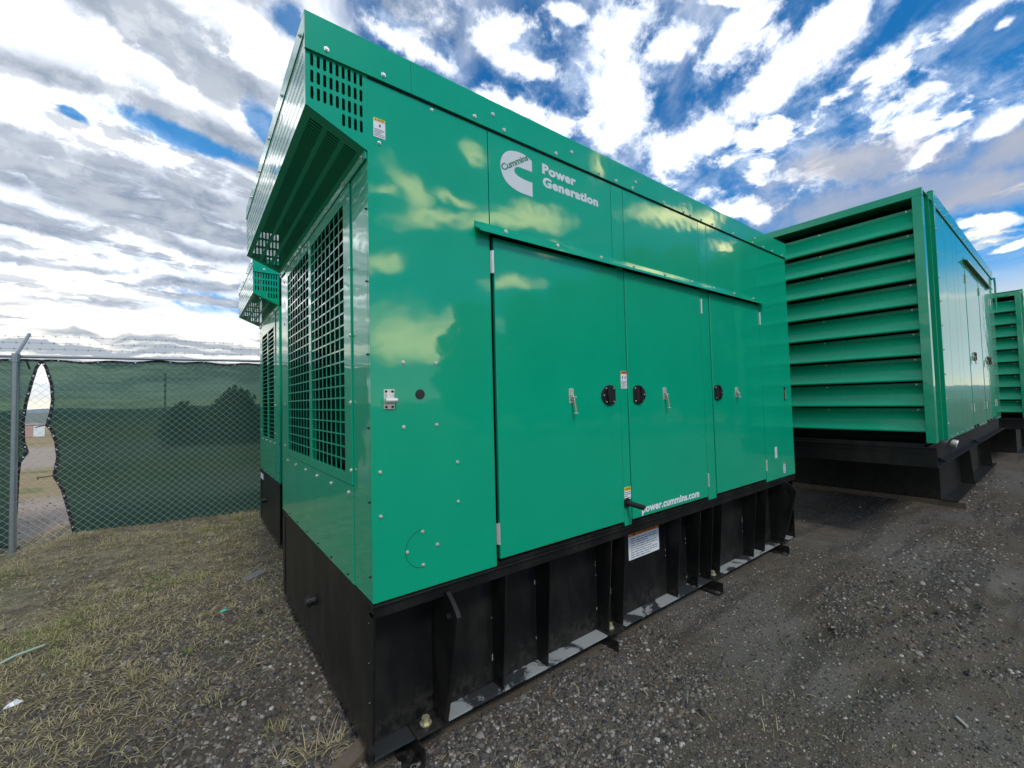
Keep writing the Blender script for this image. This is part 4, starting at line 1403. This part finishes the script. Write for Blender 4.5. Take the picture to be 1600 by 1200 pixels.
def fast_mesh(name, v, f, tone, mat):
    me = D.meshes.new(name)
    nv, nf, k = len(v), len(f), f.shape[1]
    me.vertices.add(nv)
    me.vertices.foreach_set('co', np.ascontiguousarray(v, dtype=np.float32).ravel())
    me.loops.add(nf * k)
    me.loops.foreach_set('vertex_index', np.ascontiguousarray(f, dtype=np.int32).ravel())
    me.polygons.add(nf)
    me.polygons.foreach_set('loop_start', np.arange(0, nf * k, k, dtype=np.int32))
    if tone is not None:
        at = me.attributes.new('tone', 'FLOAT', 'POINT')
        at.data.foreach_set('value', np.ascontiguousarray(tone, dtype=np.float32))
    me.materials.append(mat)
    me.update(calc_edges=True)
    return me


def make_tree(name, label, cat, loc, h, w, seed, group, n=4200):
    root = thing(name, label, cat, loc, 0, group)
    r = random.Random(seed)
    tr = MB()
    tr.cyl((0, 0, -0.05), (0.02 * h, 0, h * 0.35), 0.045 * w, 9, 0.03 * w)
    tr.cyl((0.02 * h, 0, h * 0.35), (0, 0.02 * h, h * 0.75), 0.03 * w, 8, 0.012 * w)
    for k in range(6):
        a = k * 1.1
        z = h * (0.25 + 0.08 * k)
        tr.cyl((0.01 * h, 0, z), (math.cos(a) * w * 0.35, math.sin(a) * w * 0.35, z + h * 0.16), 0.014 * w, 6, 0.005 * w)
    tr.build('trunk', M_BARK, root)
    lobes = []
    for k in range(16):
        t = (k + 0.5) / 16
        z = h * (0.14 + 0.80 * t)
        rad = w * 0.5 * math.sin(math.pi * min(0.97, 0.25 + t * 0.72)) * r.uniform(0.5, 0.8)
        a = k * 2.4
        lobes.append((math.cos(a) * rad * 0.75, math.sin(a) * rad * 0.75, z, w * r.uniform(0.20, 0.30) * (1.1 - 0.5 * t)))
    me = leaves_mesh('crown', n, lobes, 0.055 * max(w, 1.2) ** 0.8, seed)
    o = D.objects.new('crown', me)
    COL.objects.link(o)
    o.parent = root
    return root


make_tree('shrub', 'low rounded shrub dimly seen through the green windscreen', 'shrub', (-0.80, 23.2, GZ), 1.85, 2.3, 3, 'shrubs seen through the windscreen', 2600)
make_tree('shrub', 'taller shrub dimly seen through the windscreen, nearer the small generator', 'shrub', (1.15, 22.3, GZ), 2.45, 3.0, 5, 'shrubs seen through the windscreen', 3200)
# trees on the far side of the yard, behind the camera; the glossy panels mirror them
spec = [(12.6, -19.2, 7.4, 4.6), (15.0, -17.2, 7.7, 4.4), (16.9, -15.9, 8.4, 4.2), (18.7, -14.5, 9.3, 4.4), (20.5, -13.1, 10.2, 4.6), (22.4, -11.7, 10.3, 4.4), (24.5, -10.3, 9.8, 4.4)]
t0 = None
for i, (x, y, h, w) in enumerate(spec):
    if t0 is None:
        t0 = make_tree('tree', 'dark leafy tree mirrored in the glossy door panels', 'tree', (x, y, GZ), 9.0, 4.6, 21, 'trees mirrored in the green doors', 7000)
        o = t0
    else:
        o = copy_tree(t0)
    o.location = (x, y, GZ)
    o.scale = (w / 4.6 * 1.15, w / 4.6 * 1.15, h / 9.0 * 1.04)
    o.rotation_euler = (0, 0, i * 1.3)
    o['label'] = ['shortest dark tree, mirrored just right of the near side panel', 'dark bushy tree mirrored in the left half of the widest door', 'dark tree mirrored in the right half of the widest door', 'leafy tree mirrored where the second door begins',
                  'tall tree mirrored above the middle door', 'tallest dark tree, mirrored near the drip rail over the middle door', 'tall tree mirrored above the third door, farthest along the row'][i]

# ------------------------------------------------------------------ ground, hills
def vnoise(x, y, f, seed):
    r = np.random.default_rng(seed)
    G = r.random((256, 256))
    X, Y = x * f, y * f
    xi, yi = np.floor(X).astype(int), np.floor(Y).astype(int)
    fx, fy = X - xi, Y - yi
    fx, fy = fx * fx * (3 - 2 * fx), fy * fy * (3 - 2 * fy)
    g = lambda a, b: G[a % 256, b % 256]
    return (g(xi, yi) * (1 - fx) + g(xi + 1, yi) * fx) * (1 - fy) + (g(xi, yi + 1) * (1 - fx) + g(xi + 1, yi + 1) * fx) * fy


def height(x, y):
    x, y = np.asarray(x, float), np.asarray(y, float)
    h = 0.020 * (vnoise(x, y, 1.1, 1) - 0.5) + 0.016 * (vnoise(x, y, 3.3, 2) - 0.5) + 0.010 * (vnoise(x, y, 9.0, 3) - 0.5)
    # ruts left by tyres in front of the tank, running along the row
    for (ax, ay, bx, by, dep) in ((2.3, -0.55, 9.0, -3.1, 0.022), (2.0, -0.95, 8.0, -3.7, 0.016), (1.2, -1.2, 7.0, -4.6, 0.014)):
        dx, dy = bx - ax, by - ay
        L = math.hypot(dx, dy)
        t = ((x - ax) * dx + (y - ay) * dy) / L
        d = ((x - ax) * dy - (y - ay) * dx) / L + 0.05 * np.sin(t * 2.1)
        win = np.clip(t / 0.6, 0, 1) * np.clip((L + 1 - t) / 1.0, 0, 1)
        h -= dep * np.exp(-(d / 0.10) ** 2) * win * 1.6 * (0.7 + 0.5 * np.sign(np.sin(t * 26 + d * 20)) * np.exp(-(d / 0.08) ** 2))
        h += dep * 0.7 * np.exp(-((np.abs(d) - 0.16) / 0.05) ** 2) * win
    # the ground drops a little at the fence on the left
    t = np.clip((-1.9 - x) / 0.8, 0, 1) * np.clip((y - 4.6) / 1.4, 0, 1) * np.clip((9.5 - y) / 2.0, 0, 1)
    h -= 0.17 * t * t * (3 - 2 * t)
    far = np.clip((np.hypot(x - 2, y - 1) - 16) / 20, 0, 1)
    return GZ + h * (1 - far)


def axis_pts(lo, hi, step, far):
    core = np.arange(lo, hi, step)
    ext, s, p = [], step, hi
    while p < far:
        ext.append(p)
        s *= 1.22
        p += s
    ext.append(far)
    ext2, s, p = [], step, lo - step
    while p > -far:
        ext2.append(p)
        s *= 1.22
        p -= s
    ext2.append(-far)
    return np.concatenate([np.array(ext2[::-1]), core, np.array(ext)])


gx, gy = axis_pts(-4.0, 9.0, 0.045, 1500.0), axis_pts(-4.2, 7.5, 0.045, 1500.0)
GXX, GYY = np.meshgrid(gx, gy, indexing='ij')
HH = height(GXX, GYY)
nx, ny = GXX.shape
vv = np.stack([GXX.ravel(), GYY.ravel(), HH.ravel()], 1)
ii, jj = np.meshgrid(np.arange(nx - 1), np.arange(ny - 1), indexing='ij')
a = (ii * ny + jj).ravel()
ff = np.stack([a, a + ny, a + ny + 1, a + 1], 1)
me = fast_mesh('ground', vv, ff, None, M_GROUND)
me.shade_smooth()
ground = D.objects.new('ground', me)
COL.objects.link(ground)
ground['kind'] = 'structure'

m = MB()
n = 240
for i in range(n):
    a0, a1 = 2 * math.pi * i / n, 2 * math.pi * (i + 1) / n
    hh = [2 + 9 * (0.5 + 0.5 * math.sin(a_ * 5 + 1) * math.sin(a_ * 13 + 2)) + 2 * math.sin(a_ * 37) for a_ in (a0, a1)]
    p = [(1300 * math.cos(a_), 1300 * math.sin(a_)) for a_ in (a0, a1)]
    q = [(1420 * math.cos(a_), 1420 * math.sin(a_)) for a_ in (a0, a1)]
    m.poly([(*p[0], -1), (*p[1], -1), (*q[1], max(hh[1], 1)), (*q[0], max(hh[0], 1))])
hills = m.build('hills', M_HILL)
hills['kind'] = 'structure'

# ------------------------------------------------------------------ loose gravel
def foot(x, y):
    """True where something stands on the ground"""
    a = (x > 0.02) & (x < 4.84) & (y > 0.06) & (y < 2.3)
    b = (x > 0.22) & (x < 3.4) & (y > 3.8) & (y < 5.4)
    return a | b


NS = 185000
u = rng.random(NS)
rad = 0.75 * np.exp(u * math.log(13.0 / 0.75))
yaw = math.radians(52.8) + (rng.random(NS) - 0.5) * math.radians(118)
sx, sy = CAM.x + rad * np.cos(yaw), CAM.y + rad * np.sin(yaw)
cl = vnoise(sx, sy, 1.3, 9) * 0.6 + vnoise(sx, sy, 4.0, 10) * 0.4
left = np.clip((-0.55 * sx + 0.55 * sy - 1.6) / 1.5, 0, 1)
pack = np.clip((vnoise(sx * 0.6 + sy * 0.3, sy * 1.2, 0.9, 12) - 0.48) * 5, 0, 1) * np.clip((sx - 0.6) / 1.2, 0, 1)
keep = (rng.random(NS) < np.clip(0.40 + 1.3 * cl - 0.60 * left - 0.95 * pack, 0.07, 1)) & ~foot(sx, sy)
sx, sy, rad = sx[keep], sy[keep], rad[keep]
k = len(sx)
big = (vnoise(sx, sy, 0.8, 40) > 0.5)
size = (0.66 + 0.36 * big) * (0.0030 + 0.0062 * rng.random(k) ** 2.2 + 0.007 * (rng.random(k) > 0.988)) * (1 + 0.05 * rad)
phi = math.pi * (3 - math.sqrt(5))
tmpl = []
for i in range(10):
    z = 1 - 2 * (i + 0.5) / 10
    r_ = math.sqrt(1 - z * z)
    tmpl.append((r_ * math.cos(phi * i), r_ * math.sin(phi * i), z))
# low-poly stone: eight corners of a jittered box
cube = np.array([(-1, -1, -1), (1, -1, -1), (1, 1, -1), (-1, 1, -1), (-.75, -.75, 1), (.75, -.75, 1), (.75, .75, 1), (-.75, .75, 1)], float)
cf = np.array([(4, 5, 6, 7), (0, 1, 5, 4), (1, 2, 6, 5), (2, 3, 7, 6), (3, 0, 4, 7)])
V = cube[None] * (0.75 + 0.5 * rng.random((k, 8, 3)))
V *= np.stack([0.8 + 0.7 * rng.random(k), 0.6 + 0.5 * rng.random(k), 0.35 + 0.4 * rng.random(k)], 1)[:, None, :]
th = rng.random(k) * 2 * math.pi
ti = (rng.random(k) - 0.5) * 0.9
c_, s_ = np.cos(ti)[:, None], np.sin(ti)[:, None]
X, Z = V[..., 0] * c_ - V[..., 2] * s_, V[..., 0] * s_ + V[..., 2] * c_
c_, s_ = np.cos(th)[:, None], np.sin(th)[:, None]
X, Y = X * c_ - V[..., 1] * s_, X * s_ + V[..., 1] * c_
V = np.stack([X, Y, Z], 2) * size[:, None, None]
V[..., 0] += sx[:, None]
V[..., 1] += sy[:, None]
V[..., 2] += (height(sx, sy) + size * 0.25)[:, None]
F = (cf[None] + (np.arange(k) * 8)[:, None, None]).reshape(-1, 4)
left = left[keep]
tone = np.repeat(np.clip(rng.random(k) ** 1.35 * (1 - 0.15 * left) + 0.22 * left, 0, 1), 8)
me = fast_mesh('gravel', V.reshape(-1, 3), F, tone, M_STONES)
o = D.objects.new('gravel', me)
COL.objects.link(o)
o['kind'] = 'stuff'

# ------------------------------------------------------------------ dry grass and weeds
def blades(name, x, y, L, lean, az, w, tone, z0=0.0):
    n_ = len(x)
    base = np.stack([x, y, height(x, y) + z0], 1)
    hd = np.stack([np.cos(az), np.sin(az), np.zeros(n_)], 1)
    up = np.array([0, 0, 1.0])
    side = np.stack([-np.sin(az), np.cos(az), np.zeros(n_)], 1) * (w[:, None] / 2)
    pts = []
    for t in (0.0, 0.35, 0.7, 1.0):
        ang = lean * (0.55 + 0.6 * t)
        p = base + (hd * np.sin(ang)[:, None] + up * np.cos(ang)[:, None]) * (L * t)[:, None]
        p[:, 2] = np.maximum(p[:, 2], base[:, 2] + 0.003)
        pts.append(p)
    V = np.stack([pts[0] - side, pts[0] + side, pts[1] - side, pts[1] + side, pts[2] - side * 0.8, pts[2] + side * 0.8, pts[3] - side * 0.15, pts[3] + side * 0.15], 1)
    f = np.array([(0, 1, 3, 2), (2, 3, 5, 4), (4, 5, 7, 6)])
    F = (f[None] + (np.arange(n_) * 8)[:, None, None]).reshape(-1, 4)
    me = fast_mesh(name, V.reshape(-1, 3), F, np.repeat(tone, 8), M_GRASS)
    o = D.objects.new(name, me)
    COL.objects.link(o)
    o['kind'] = 'stuff'
    return o


# scattered straw lying on the ground, thick on the left, sparse on the gravel
n_ = 190000
u = rng.random(n_)
rad = 1.0 * np.exp(u * math.log(11.0))
yaw = math.radians(52.8) + (rng.random(n_) - 0.5) * math.radians(116)
x, y = CAM.x + rad * np.cos(yaw), CAM.y + rad * np.sin(yaw)
left = np.clip((-0.50 * x + 0.55 * y - 0.70) / 1.5, 0, 1)
patch = np.clip((vnoise(x, y, 1.6, 30) * 0.6 + vnoise(x, y, 5.0, 31) * 0.4 - 0.30) * 4, 0, 1)
keep = (rng.random(n_) < (0.006 + left * (0.22 + 0.78 * patch))) & ~foot(x, y) & (y < 6.9)
x, y = x[keep], y[keep]
n_ = len(x)
tone = np.clip(rng.normal(0.36, 0.20, n_) + 0.35 * np.clip((vnoise(x, y, 1.1, 33) - 0.6) * 5, 0, 1), 0, 1)
blades('dry_straw', x, y, 0.03 + 0.09 * rng.random(n_), 1.25 + 0.30 * rng.random(n_), rng.random(n_) * 6.283, (0.0016 + 0.0018 * rng.random(n_)) * (1 + 0.12 * np.hypot(x - CAM.x, y - CAM.y)), tone)

# tufts: straw-coloured and green
TX, TY, TL, TN, TA, TW, TT = [], [], [], [], [], [], []


def tuft(cx, cy, r, n, L, lean, tone, w=0.003):
    a = rng.random(n) * 6.283
    d = r * np.sqrt(rng.random(n))
    TX.append(cx + d * np.cos(a))
    TY.append(cy + d * np.sin(a))
    TA.append(a + rng.normal(0, 0.6, n))
    TL.append(L * (0.5 + 0.7 * rng.random(n)))
    TN.append(np.clip(lean * (0.5 + rng.random(n)), 0.05, 1.5))
    TW.append(np.full(n, w) * (0.6 + 0.7 * rng.random(n)))
    TT.append(np.clip(rng.normal(tone, 0.10, n), 0, 1))


for _ in range(1250):
    px_, py_ = rng.uniform(-4.6, 0.1), rng.uniform(0.2, 6.6)
    if -0.55 * px_ + 0.5 * py_ < 1.15:
        continue
    v = float(vnoise(np.array([px_]), np.array([py_]), 1.1, 33)[0])
    if rng.random() > 0.35 + v * 0.7:
        continue
    g = 0.80 if v > 0.60 else 0.45
    tuft(px_, py_, rng.uniform(0.02, 0.10), int(rng.integers(14, 50)), rng.uniform(0.030, 0.075), 0.95, g)
# green growth at the left edge
for _ in range(150):
    t = rng.random()
    tuft(-2.35 + 1.15 * t + rng.normal(0, 0.16), 1.85 + 1.25 * t + rng.normal(0, 0.34), 0.09, 34, 0.055, 0.9, 0.80 if rng.random() > 0.45 else 0.55, 0.0030)
for cx, cy, r, nn, L, ln, tn in [(-0.10, 0.36, 0.07, 40, 0.11, 1.35, 0.46), (-0.18, 0.30, 0.09, 34, 0.14, 1.4, 0.44), (-0.33, 0.42, 0.06, 20, 0.12, 1.3, 0.48), (-0.42, 0.30, 0.06, 12, 0.16, 1.4, 0.5), (-0.30, 0.62, 0.05, 40, 0.06, 0.6, 0.72),
                                 (-1.25, 2.1, 0.08, 60, 0.07, 0.6, 0.68), (-0.9, 1.75, 0.07, 50, 0.06, 0.6, 0.70), (-0.55, 1.15, 0.06, 45, 0.05, 0.6, 0.72), (0.33, -0.30, 0.05, 26, 0.045, 0.8, 0.6), (0.27, -0.47, 0.06, 30, 0.05, 0.9, 0.55), (0.52, -0.33, 0.05, 20, 0.04, 0.9, 0.5),
                                 (0.62, -0.75, 0.03, 12, 0.07, 1.3, 0.5), (-2.3, 4.9, 0.3, 260, 0.10, 0.6, 0.74), (-1.3, 5.5, 0.35, 260, 0.08, 0.8, 0.6), (-0.6, 5.2, 0.35, 300, 0.08, 0.7, 0.72), (-0.3, 4.6, 0.3, 260, 0.09, 0.9, 0.55), (0.0, 5.9, 0.3, 240, 0.10, 0.9, 0.5), (-1.9, 6.2, 0.3, 240, 0.09, 0.9, 0.5), (-3.0, 5.9, 0.3, 240, 0.09, 0.9, 0.5)]:
    tuft(cx, cy, r, nn, L, ln, tn)
blades('grass_tufts', np.concatenate(TX), np.concatenate(TY), np.concatenate(TL), np.concatenate(TN), np.concatenate(TA), np.concatenate(TW), np.concatenate(TT))

# ------------------------------------------------------------------ small things lying about
pk = MB().box(-0.33, 0.16, -0.045, 0.045, 0, 0.045).build('timber_plank', M_WOOD, None, 0.004)
pk.location = (0.02, 0.24, GZ - 0.008)
pk.rotation_euler = (0, 0.02, math.radians(30))
tag(pk, 'weathered timber plank pushed under the near corner of the black tank', 'plank')
bk = MB().box(-0.10, 0.10, -0.05, 0.05, 0, 0.06).build('broken_block', M_BRICK, None, 0.006)
bk.location = (-0.14, 3.05, GZ - 0.01)
bk.rotation_euler = (0.05, -0.1, 0.5)
tag(bk, 'broken grey block lying on the gravel beside the small generator', 'block')
sc_ = MB()
sc_.v = [(-.05, -.03, 0.004), (.02, -.045, 0.012), (.06, .01, 0.006), (.01, .05, 0.02), (-.04, .03, 0.008), (0, 0, 0.026)]
sc_.f = [(0, 1, 5), (1, 2, 5), (2, 3, 5), (3, 4, 5), (4, 0, 5)]
s1 = sc_.build('plastic_scrap', M_WHITE, None, solid=0.002)
s1.location = (-1.49, 1.87, GZ + 0.002)
s1.scale = (0.7, 0.7, 0.8)
tag(s1, 'crumpled white plastic scrap on the gravel at the far left', 'scrap', 'plastic litter on the ground')
s2 = sc_.build('plastic_scrap', simple('turquoise_plastic', (0.05, 0.42, 0.30), 0.5), None, solid=0.002)
s2.location = (-0.43, 2.44, GZ + 0.004)
s2.scale = (0.6, 0.5, 0.5)
tag(s2, 'small turquoise plastic scrap in the dry grass', 'scrap', 'plastic litter on the ground')
st_ = MB().path([(-1.80, 2.40, GZ + 0.01), (-1.62, 2.55, GZ + 0.035), (-1.5, 2.62, GZ + 0.03)], 0.008, 6).build('plastic_strip', simple('pale_green_plastic', (0.35, 0.48, 0.42), 0.5))
tag(st_, 'pale green plastic strip lying in the grass at the left edge', 'strip')
w2 = MB().box(-0.035, 0.035, -0.006, 0.006, 0, 0.008).build('wood_splinter', simple('pale_wood', (0.34, 0.33, 0.30), 0.8))
w2.location = (2.5, -1.55, GZ + 0.006)
w2.rotation_euler = (0, 0, 0.7)
tag(w2, 'pale splinter lying in the tyre rut on the right', 'splinter')
